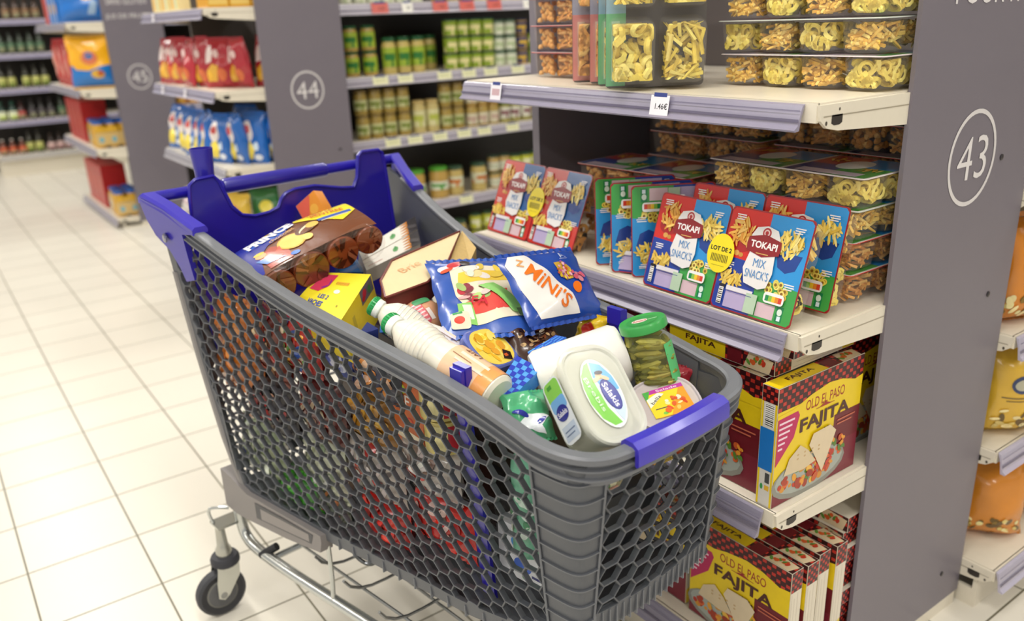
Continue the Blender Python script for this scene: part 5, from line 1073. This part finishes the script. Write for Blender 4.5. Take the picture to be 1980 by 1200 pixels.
# 9 crisp tray, granola, checked bag
root = empty('crisp_pack', M=frame(W(.795, -.052, .872), (-.25, .95, -.1), (-.80, -.2, .55)), label='yellow crisp-printed pack beside the peach milk label', cat='food pack')
m = MB(); m.prism(rrect(.088, .088, .022, 5), -.02, 0, '#5f6db8', ch=.003); r = random.Random(5)
prints(m, [('p', rrect(.078, .078, .03, 5), '#edd25a')]+foodshapes(0, .003, .03, .028, ['#f0c83c', '#e8b42c', '#f4dc70', '#e0a030'], 40, r, 'blob', .012)+[('p', [(.002, -.03), (.014, -.012), (.026, -.022), (.018, -.038)], '#2c1810'), ('r', .008, -.028, .016, -.022, '#c85a28')]); m.build('pack_body', 'film', root)
bag('granola_bag', .10, .12, .03, '#3a2018', foodshapes(0, 0, .04, .05, ['#6a3a20', '#241410', '#8a6c44', '#b89868', '#4a2a18'], 80, r, 'blob', .006), 'dark bag of seeds under the orange-lettered sweets bag', 'bag', None, frame(W(.80, .035, .862), (-.1, .95, .1), (-.85, -.1, .4)), seed=19)
for i, (P, lb) in enumerate(((QUADS['check1'], 'light and dark blue checked bag edge left of the feta tub'), (QUADS['check2'], 'blue checked bag with red tag beneath the sweets bags'))):
    nx, ny = (5, 8) if i == 0 else (4, 7)
    quadpack('checked_bag', P, .022, '#4f9be6', '#3f8ade', [('r', -1+2*a/nx, -1+2*b2/ny, -1+2*(a+1)/nx, -1+2*(b2+1)/ny, '#2038b4' if i == 0 else '#1f4fc0') for a in range(nx) for b2 in range(ny) if (a+b2) % 2]+([('r', -.75, -.35, -.1, .25, '#e6c8cc'), ('t', 'BRETS', -.4, -.05, .3, '#b03040', 0, .5, .02)] if i else []), [], lb, 'bag', mat='film', drop=(0, .3, -1))
# 10 white paper pack
P = [V(p) for p in QUADS['paper']]
root = empty('paper_roll', loc=sum(P, V())/4, label='smooth white paper roll pack between the jar and the feta tub', cat='paper roll')
A = (P[0]+P[3])/2; B = (P[1]+P[2])/2; cen = sum(P, V())/4; ax = (B-A).normalized(); m = MB(); rr_ = .052; Lq = (B-A).length
m.lathe([(rr_*.4, 0), (rr_*.9, .003), (rr_, .012), (rr_, Lq-.012), (rr_*.9, Lq-.003), (rr_*.4, Lq)], 32, '#eeece6'); xx = V((0, 0, 1))-ax*ax.z
m.tf(frame(A-cen-V((0, 0, .008)), xx, ax.cross(xx))); m.build('wrapped_roll', 'plastic', root)
m = MB(); m.lathe([(.018, -.001), (.018, .002)], 20, '#b9b6ae'); m.tf(frame(A-cen-V((0, 0, .02)), xx, ax.cross(xx))); m.build('core', 'matte', root)
# 11 feta tub
ft = frame((-.828, .738, .880), (.007, .992, -.126), (-.734, .091, .673)); root = empty('feta_tub', M=ft, label='large translucent feta tub with green and blue oval label near the cart nose', cat='tub')
w, h, d = .112, .158, .078
m = MB(); rings = [[(x*k, y*k, z) for x, y in rrect(w, h, .036, 6)] for k, z in ((.90, -.004), (.93, -.0045), (.90, -.03), (.86, -.055), (.82, -d+.006), (.76, -d))]; m.loft(rings, '#e3e4d2', cap=False); m.add(rings[-1], [tuple(range(len(rings[-1])))], '#dfe0cc'); m.build('tub_body', 'milky', root)
m = MB(); m.prism(rrect(w*.83, h*.85, .03, 5), -d*.93, -.012, '#e9e8d4', ch=.008); m.build('feta', 'food', root)
m = MB(); rr_ = [[(x*k, y*k, z) for x, y in rrect(w, h, .040, 7)] for k, z in ((1.0, -.012), (1.015, -.009), (1.015, -.002), (.985, .001), (.93, .0005), (.90, -.003), (.84, -.003))]
m.loft(rr_, '#e9ebe0', cap=False); m.add(rr_[-1], [tuple(range(len(rr_[-1])))], '#e6e8da'); m.build('lid', 'milky', root)
def feta_label(s, right=0):
    return [('p', ell(0, 0, .030*s, .050*s, 28), '#eef2f0'), ('p', [(-.028*s, .012*s), (-.024*s, .028*s), (-.012*s, .043*s), (-.004*s, .046*s), (-.008*s, .02*s), (-.004*s, -.02*s), (.008*s, -.044*s), (-.006*s, -.046*s), (-.020*s, -.034*s), (-.028*s, -.012*s)], '#7fcf4c'),
            ('p', [(-.002*s, .046*s), (.014*s, .040*s), (.025*s, .022*s), (.028*s, .002*s), (.018*s, -.002*s), (.0, .01*s), (-.006*s, .024*s)], '#68b4ea'), ('p', [(-.002*s, .008*s), (.028*s, .0), (.024*s, -.026*s), (.012*s, -.043*s), (.006*s, -.03*s)], '#cfe3f4'),
            ('e', .010*s, -.004*s, .013*s, .023*s, '#2a2f8a', .15), ('e', .010*s, -.004*s, .0115*s, .021*s, '#4a4fa4', .15), ('t', 'Salakis', .010*s, -.004*s, .010*s, '#f2f2fa', -1.35, .036*s, .02), ('e', .004*s, .024*s, .006*s, .005*s, '#e8b890'), ('e', .006*s, .029*s, .007*s, .003*s, '#2a1c20'), ('e', -.002*s, .020*s, .008*s, .003*s, '#e8c8a0', .4), ('e', .012*s, .020*s, .007*s, .003*s, '#e8c8a0', -.4),
            ('t', 'Brebis', -.016*s, .0, .007*s, '#e8f8dc', -1.4, .05*s, .0)]
m = MB(); prints(m, feta_label(1.12), lambda u, v, l: (u, v, -.001+l)); m.build('lid_label', 'film', root)
m = MB(); sl = lambda u, v, l: (-w*.455-l+.004*(-.04-u)*10-.0035, v, -.036+u)
prints(m, [('p', rrect(.046, .100, .012, 3), '#e6ecf0')]+[('p', rrect(.040, .034, .008, 3, 0, .030), '#8ccf58'), ('p', rrect(.040, .020, .006, 3, 0, .010), '#78b0e4'), ('e', 0, -.004, .016, .012, '#2f3490'), ('t', 'Salakis', 0, -.004, .008, '#f0f0fa', 0, .026, .02), ('r', -.018, -.045, .018, -.022, '#c4d2e4'), ('r', -.014, -.032, .014, -.030, '#7484a4'), ('r', -.014, -.038, .01, -.036, '#7484a4'), ('r', -.012, .036, .0, .042, '#4c9a3c')], sl, base=.001); m.build('side_label', 'film', root)
# 12 carrot salad tub
ht = frame((-.828, .864, .826), (.387, .909, .153), (-.883, .318, .345)); root = empty('salad_tub', M=ht, label='oval tub with orange and yellow label behind the blue bumper', cat='tub')
a, b_ = .0555, .052
def ov(k, z, n=40): return [(a*k*(abs(cos(t))**.8)*(1 if cos(t) > 0 else -1), b_*k*(abs(sin(t))**.8)*(1 if sin(t) > 0 else -1), z) for t in [2*pi*i/n for i in range(n)]]
m = MB(); rg = [ov(.93, -.002), ov(.90, -.02), ov(.8, -.032)]; m.loft(rg, '#e8d8c8', cap=False); m.add(rg[-1], [tuple(range(40))], '#d8a878'); m.build('tub_body', 'milky', root)
m = MB(); rg = [ov(1.0, -.006), ov(1.02, -.002), ov(1.0, .001), ov(.95, .0015), ov(.92, -.001), ov(.86, -.001)]; m.loft(rg, '#e6dde0', cap=False); m.add(rg[-1], [tuple(range(40))], '#e2d8d8'); m.build('lid', 'milky', root)
m = MB(); prints(m, [('p', rrect(.066, .058, .008, 4, .006, 0), '#f09a2c'), ('p', [(-.027, -.028), (.0, -.028), (.03, .02), (.02, .028), (-.027, .028)], '#efd02c'), ('r', -.020, .021, .039, .029, '#b83a9c'), ('t', 'Salade', .012, .025, .0045, '#f0d0ea', 0, .035), ('p', [(-.027, .028), (-.015, .028), (-.022, .014), (-.027, .01)], '#4ca84c'), ('p', [(-.026, -.006), (.004, .016), (-.004, .021), (-.026, .012)], '#f0eeda'), ('t', 'bella', -.012, .008, .006, '#3a3a3a', .6, .022), ('r', -.02, -.012, .0, -.010, '#4a4a4a')]+foodshapes(.014, -.006, .016, .012, ['#e8c060', '#f0d890', '#d8602c', '#e8e0c0', '#e0502c'], 16, random.Random(3), 'blob', .006)+[('e', -.008, -.022, .004, .003, '#7ac04c'), ('e', -.002, -.018, .005, .005, '#e8662c')]); m.build('label', 'film', root)
# 13 pickle jar
jt = frame((-.903, .892, .922), (.51, .821, .256), (-.82, .45, .26)); 
jz = V((-.24, -.14, 1)).normalized(); jx = V((.62, .75, .22)); jx = (jx-jz*jx.dot(jz)).normalized(); jt = frame((-.905, .888, .930), jx, jz.cross(jx))
root = empty('pickle_jar', M=jt, label='glass jar of gherkins with green lid standing against the far rim', cat='jar'); R1 = .037
m = MB(); m.lathe([(R1*.93, -.118), (R1, -.112), (R1, -.03), (R1*.9, -.018), (R1*.88, -.008)], 28, '#b9bc7a'); m.build('glass_body', 'glass', root)
m = MB(); r = random.Random(2)
for i in range(44):
    t = r.uniform(0, 6.28); z = -.106+.085*(i/44); i0 = len(m.v); Lg = r.uniform(.018, .026); q = R1*.78
    m.lathe([(.001, -Lg), (.005, -Lg*.75), (.0068, 0), (.005, Lg*.75), (.001, Lg)], 7, jit(r.choice(['#8a8222', '#a39a34', '#6c6a1c', '#b0a648']), .15, r))
    m.tf(Matrix.Translation(V((q*cos(t), q*sin(t), z))) @ Matrix.Rotation(t, 4, 'Z') @ Matrix.Rotation(pi/2+r.uniform(-.45, .25), 4, 'X'), i0)
m.lathe([(R1*.6, -.112), (R1*.6, -.03)], 12, '#5a5a1c'); m.build('gherkins', 'food', root)
m = MB(); m.lathe([(R1*.96, -.012), (R1*1.05, -.010), (R1*1.05, .001), (R1*1.0, .004), (R1*.9, .003)], 30, '#3aa04c'); prints(m, [('e', 0, 0, .026, .026, '#2f9444'), ('e', -.004, .0, .013, .009, '#e8d8d0'), ('t', 'Amora', -.004, .0, .008, '#c82c34', 0, .022, .03), ('r', .010, -.002, .024, .001, '#a8dca8')], lambda u, v, l: (u, v, .003+l)); m.build('lid', 'plastic', root)
m = MB(); K = 8; m.add([(R1*1.02*cos(t), R1*1.02*sin(t), z) for t in [radians(-52+50*i/K) for i in range(K+1)] for z in (-.100, -.035)], [(2*i, 2*i+2, 2*i+3, 2*i+1) for i in range(K)], '#5cc074'); m.build('label', 'card', root)
# 14 green pouch
bag('wipes_pouch', .075, .085, .04, '#4fae7c', [('p', [(-.03, -.03), (-.005, -.008), (.03, -.01), (.012, -.03), (.02, -.04)], '#e8eef4'), ('e', -.018, -.008, .014, .005, '#28309c', -.3), ('e', .012, -.022, .008, .004, '#28309c', .5)], 'green pouch with white star flash under the blue clip, left of the feta tub', 'pouch', None, frame(W(.955, -.120, .822), (.3, .9, -.1), (-.75, .3, .5)), seed=22)
# 15 yellow and red packets by the far front corner
bag('sauce_packet', .06, .07, .02, '#e3c81e', [('p', [(-.02, .0), (.0, .03), (.015, .0), (-.002, -.02)], '#b81c34'), ('p', [(.0, -.03), (.025, -.03), (.025, -.005)], '#2a1c10')], 'yellow packet with red diamond in the far front corner of the cart', 'packet', None, frame(W(1.045, .145, .785), (.3, .9, 0), (-.8, .2, .5)), seed=23)
bag('sauce_packet', .06, .06, .02, '#e0bc20', [('e', 0, 0, .012, .016, '#c03028')], 'yellow packet wedged beside the blue clip at the far rim', 'packet', None, frame(W(.82, .165, .845), (.9, .3, 0), (-.3, .4, .8)), seed=24)
bag('sauce_packet', .08, .06, .02, '#8c1c28', [('r', -.03, -.01, .03, .005, '#30a0a0')], 'dark red packet beside the jar in the far front corner', 'packet', None, frame(W(1.0, .165, .80), (.9, .3, 0), (-.3, .4, .8)), seed=25)
# ---- fillers glimpsed through the mesh: (kind, x, z, size, colours, label)
def fy(x, y, z, d): return -(ys(x, z)-.018-d/2) if y < -.1 and x < 1 else y
def fill_box(x, y, z, w, h, d, col, shapes, label, rot=0, tilt=0, cat='box'):
    y = fy(x, y, z, d)
    M = MC @ Matrix.Translation(V((x, y, z))) @ Matrix.Rotation(rot, 4, 'Z') @ Matrix.Rotation(tilt, 4, 'Y') @ frame((0, 0, 0), (1, 0, 0), (0, 0, 1))
    return carton({'box': 'food_box', 'carton': 'food_carton'}.get(cat, 'food_box'), w, h, d, col, shapes, label, M, None, cat=cat)
def fill_bag(x, y, z, w, h, d, col, shapes, label, rot=0, tilt=0, name='food_bag', mat='film'):
    y = fy(x, y, z, d)
    M = MC @ Matrix.Translation(V((x, y, z))) @ Matrix.Rotation(rot, 4, 'Z') @ Matrix.Rotation(tilt, 4, 'Y') @ frame((0, 0, 0), (1, 0, 0), (0, 0, 1))
    return bag(name, w, h, d, col, shapes, label, 'bag', None, M, seed=int(x*1000) % 97, N=10, mat=mat)
r = random.Random(31)
def fs(cx, cy, rx, ry, cols, n, s): return foodshapes(cx, cy, rx, ry, cols, n, r, 'blob', s)
fill_bag(.10, -.150, .73, .19, .22, .07, '#c8701c', fs(0, 0, .07, .08, ['#d88428', '#b85c14'], 20, .02), 'orange bag seen through the mesh below the blue seat panel', .1)
fill_bag(.255, -.150, .77, .13, .15, .06, '#7a2c18', fs(0, 0, .05, .06, ['#c8342c', '#e0c49a', '#8a5a34', '#d8402c', '#3c1c14'], 40, .014), 'brown and red patterned bag seen through the mesh under the biscuits', -.1, .1)
fill_bag(.365, -.140, .80, .12, .13, .06, '#a82820', fs(0, 0, .05, .05, ['#d8382c', '#e8d0b0', '#5a8c3c', '#e8a02c', '#2a4c9c'], 40, .013), 'red bag with mixed print seen through the mesh under the yellow carton', 0, -.1)
fill_box(.475, -.135, .81, .10, .10, .06, '#2c3c84', [('r', -.04, 0, .04, .03, '#c8ccdc'), ('t', 'bio', 0, .015, .02, '#2c3c84'), ('e', 0, -.03, .03, .012, '#d0d4e4')]+fs(0, -.02, .04, .02, ['#a8b0d0', '#5060a8'], 10, .01), 'navy box with pale print seen through the mesh', .05, .15)
fill_bag(.60, -.130, .80, .14, .10, .06, '#3a3a4c', fs(0, 0, .06, .04, ['#c87c34', '#2c4c9c', '#d8b090', '#e09040'], 30, .012), 'dark bag with orange spots seen through the mesh under the milk', .05)
fill_bag(.56, -.135, .695, .16, .11, .07, '#9a6a1c', fs(0, 0, .07, .05, ['#b8801c', '#c8942c', '#7a4c14', '#d8ac4c'], 40, .016), 'mustard brown bag seen through the middle of the mesh', -.05, -.1)
fill_box(.675, -.135, .735, .09, .13, .05, '#c8642c', [('t', 'PET', 0, .03, .022, '#f0e8e0', .1), ('t', 'SO', .0, -.01, .02, '#c02020'), ('r', -.04, -.05, .04, -.03, '#e8dcc0'), ('e', -.02, .05, .015, .01, '#b8c83c')], 'orange box with white and red lettering seen through the mesh', .03, .1)
for i, (x, z) in enumerate(((.765, .80), (.765, .735))):
    root = empty('corn_tin', M=MC @ Matrix.Translation(V((x, fy(x, -.128, z, .074), z-.03))) @ Matrix.Rotation(-.2, 4, 'Z'), label='pale yellow tin with red band seen through the mesh, %s of two' % ('upper', 'lower')[i], cat='tin')
    m = MB(); m.lathe([(.036, 0), (.037, .003), (.037, .057), (.036, .06)], 22, '#d8c87c'); m.build('tin_body', 'metal_shelf', root)
    m = MB(); K = 16; m.add([(.0374*cos(t), .0374*sin(t), q) for t in [radians(-60+90*k/K) for k in range(K+1)] for q in (.006, .054)], [(2*k, 2*k+2, 2*k+3, 2*k+1) for k in range(K)], ['#b82030' if k > 6 else '#e6dca0' for k in range(K)]); m.build('label', 'card', root)
fill_bag(.19, -.150, .615, .20, .14, .07, '#241c20', fs(0, 0, .08, .06, ['#8c2c28', '#d8a080', '#3a3438', '#5c3c2c', '#a82c2c'], 40, .013), 'dark patterned bag seen through the rear half of the mesh', .06)
fill_bag(.385, -.145, .655, .18, .14, .07, '#5a1c18', fs(0, 0, .07, .05, ['#b8302c', '#7c4c34', '#c8b090', '#2c4434', '#a83c28'], 44, .013), 'deep red patterned bag seen through the centre of the mesh', -.04)
fill_bag(.12, -.165, .47, .19, .13, .06, '#9aa884', fs(0, 0, .08, .05, ['#c8d4b4', '#2c3c7c', '#7c8c5c', '#dfe4d4', '#a8b08c'], 26, .018), 'pale green bag seen through the lower rear mesh', .05)
fill_bag(.225, -.150, .415, .21, .075, .06, '#3f9a24', fs(0, 0, .08, .03, ['#57b838', '#2f7c1c', '#8ccf5c'], 26, .014), 'bright green salad bag at the bottom rear of the basket', .03)
fill_bag(.36, -.140, .515, .17, .13, .06, '#c8cdb4', fs(0, 0, .07, .05, ['#e0e4d0', '#a8b08c', '#d4d8d0', '#8c9c7c'], 26, .018), 'pale whitish green bag seen through the lower mesh', -.03)
fill_bag(.54, -.130, .575, .18, .12, .06, '#b8b0a8', fs(0, 0, .07, .05, ['#e4e0dc', '#9c9490', '#d0c8c4', '#c03028', '#746c68'], 30, .016), 'crinkled greyish white bag seen through the mesh', .05)
fill_bag(.715, -.125, .645, .17, .10, .06, '#bab2ac', fs(0, 0, .07, .04, ['#e8e4e0', '#c82c24', '#8c7468', '#d8d0cc'], 30, .015), 'white bag with red patches seen through the mesh', .03)
fill_bag(.54, -.130, .455, .17, .09, .06, '#c81e16', fs(0, 0, .07, .035, ['#e8281c', '#a81410', '#f04030'], 24, .018), 'bright red bag at the bottom of the basket, rear one', .03)
fill_bag(.73, -.125, .535, .18, .12, .06, '#cc2018', fs(0, 0, .07, .05, ['#ec2c1c', '#a81410', '#e8c8c0', '#5a3c30'], 26, .017), 'bright red bag low in the basket, nearer the blue strap', .02)
fill_bag(.365, -.140, .425, .13, .07, .05, '#4c5444', fs(0, 0, .05, .03, ['#8c3424', '#c87c44', '#3c4c34'], 20, .012), 'small dark bag between the green and red bags at the basket bottom', 0)
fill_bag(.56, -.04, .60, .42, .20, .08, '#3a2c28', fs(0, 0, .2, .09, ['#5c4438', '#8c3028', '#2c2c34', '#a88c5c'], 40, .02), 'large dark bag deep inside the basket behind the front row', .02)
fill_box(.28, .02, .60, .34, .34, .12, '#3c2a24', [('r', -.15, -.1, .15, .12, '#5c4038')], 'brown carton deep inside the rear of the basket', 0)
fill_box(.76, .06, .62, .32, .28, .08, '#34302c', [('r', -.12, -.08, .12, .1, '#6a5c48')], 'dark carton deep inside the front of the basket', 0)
# water bottles and white pack near the nose
for i, (x, y, z, t) in enumerate(((.955, -.120, .60, 0), (1.03, -.085, .60, .05))):
    root = empty('water_bottle', M=MC @ Matrix.Translation(V((x, y, z-.02))) @ Matrix.Rotation(t, 4, 'Y'), label='greenish clear water bottle upright behind the front corner post, %s one' % ('rear', 'front')[i], cat='bottle')
    m = MB(); m.lathe([(.028, 0), (.031, .01)]+[(.031-.0015*(k % 2), .02+.012*k) for k in range(11)]+[(.029, .165), (.016, .19), (.012, .205)], 18, '#6fb294'); m.build('bottle_body', 'plastic', root)
    m = MB(); prints(m, foodshapes(0, .085, .03, .05, ['#2c8c5c', '#cfe4d8', '#8cc0a8', '#e4f0ea'], 30, random.Random(i), 'blob', .010), lambda u, v, l: ((.0318+l)*cos(u/.03-1.6), (.0318+l)*sin(u/.03-1.6), v), base=.001); m.build('label', 'film', root)
fill_box(.95, -.105, .555, .15, .10, .07, '#dcdfe4', [('e', -.02, -.02, .02, .014, '#2c5cc0'), ('r', .0, -.035, .03, -.03, '#2a2f70'), ('e', -.03, .02, .015, .012, '#4c8cd0'), ('e', .03, -.01, .01, .02, '#e8ecf0'), ('e', -.01, -.042, .012, .005, '#4c9c3c')], 'white pack with blue print low behind the front corner post', .08)
fill_bag(1.055, .03, .745, .10, .07, .04, '#c8521c', fs(0, 0, .05, .03, ['#e87c2c', '#b83c14', '#e8a83c', '#d8c890'], 26, .014), 'orange pack behind the nose mesh under the blue bumper', pi/2-.1, 0)
fill_bag(1.05, -.055, .735, .09, .07, .04, '#c8c098', fs(0, 0, .04, .03, ['#e0d8b8', '#5c8c4c', '#d8a890'], 16, .012), 'beige pack behind the nose mesh near the corner post', pi/2-.1, 0)
fill_bag(1.05, .115, .72, .06, .06, .03, '#c8a83c', fs(0, 0, .02, .02, ['#e0c860', '#c84c1c'], 8, .012), 'yellow pack behind the nose mesh at the far corner', pi/2-.1, 0)
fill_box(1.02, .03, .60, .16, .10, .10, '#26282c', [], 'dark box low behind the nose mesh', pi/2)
# ------------------------------------------------------------------ lights, camera
li = 0
for x in (-9, -6.2, -3.4, -.6, 2.2):
    for y in (-2.6, 0.4, 3.4):
        root = empty('ceiling_light', (x, y, 3.38), label='long white ceiling light out of the picture above the aisle', cat='ceiling light', group='ceiling lights')
        m = MB(); m.box(-.9, -.12, -.05, .9, .12, 0, '#e8e8e4'); m.build('housing', 'matte', root)
        m = MB(); m.box(-.88, -.10, -.056, .88, .10, -.0505, '#fff6e6'); m.build('diffuser', 'lamp', root)
        L_ = bpy.data.lights.new('lamp', 'AREA'); L_.shape = 'RECTANGLE'; L_.size = 1.8; L_.size_y = .24; L_.energy = 38; L_.color = (1, .975, .935)
        o = bpy.data.objects.new('lamp', L_); COL.objects.link(o); o.location = (x, y, 3.31)
w = bpy.data.worlds.new('World'); SC.world = w; w.use_nodes = True
w.node_tree.nodes['Background'].inputs[0].default_value = (1, .98, .96, 1); w.node_tree.nodes['Background'].inputs[1].default_value = .60
cam = bpy.data.cameras.new('camera'); co = bpy.data.objects.new('camera', cam); COL.objects.link(co)
f, yaw, pitch, roll = 1615.73, .959255, .33889, -.0401379
fw = V((-sin(yaw)*cos(pitch), cos(yaw)*cos(pitch), -sin(pitch))); r0 = V((cos(yaw), sin(yaw), 0)); u0 = r0.cross(fw)
rr = r0*cos(roll)+u0*sin(roll); uu = -r0*sin(roll)+u0*cos(roll)
M = Matrix((rr, uu, -fw)).transposed().to_4x4(); M.translation = V((0, 0, 1.4)); co.matrix_world = M
cam.sensor_width = 36; cam.lens = f/1980*36; cam.clip_start = .02; cam.clip_end = 100
cam.dof.use_dof = True; cam.dof.focus_distance = 1.42; cam.dof.aperture_fstop = 2.6
SC.camera = co
SC.view_settings.view_transform = 'Standard'; SC.view_settings.look = 'None'; SC.view_settings.gamma = 1; SC.view_settings.use_curve_mapping = False
SC.view_settings.exposure = 0.0
SC.cycles.transparent_max_bounces = 24
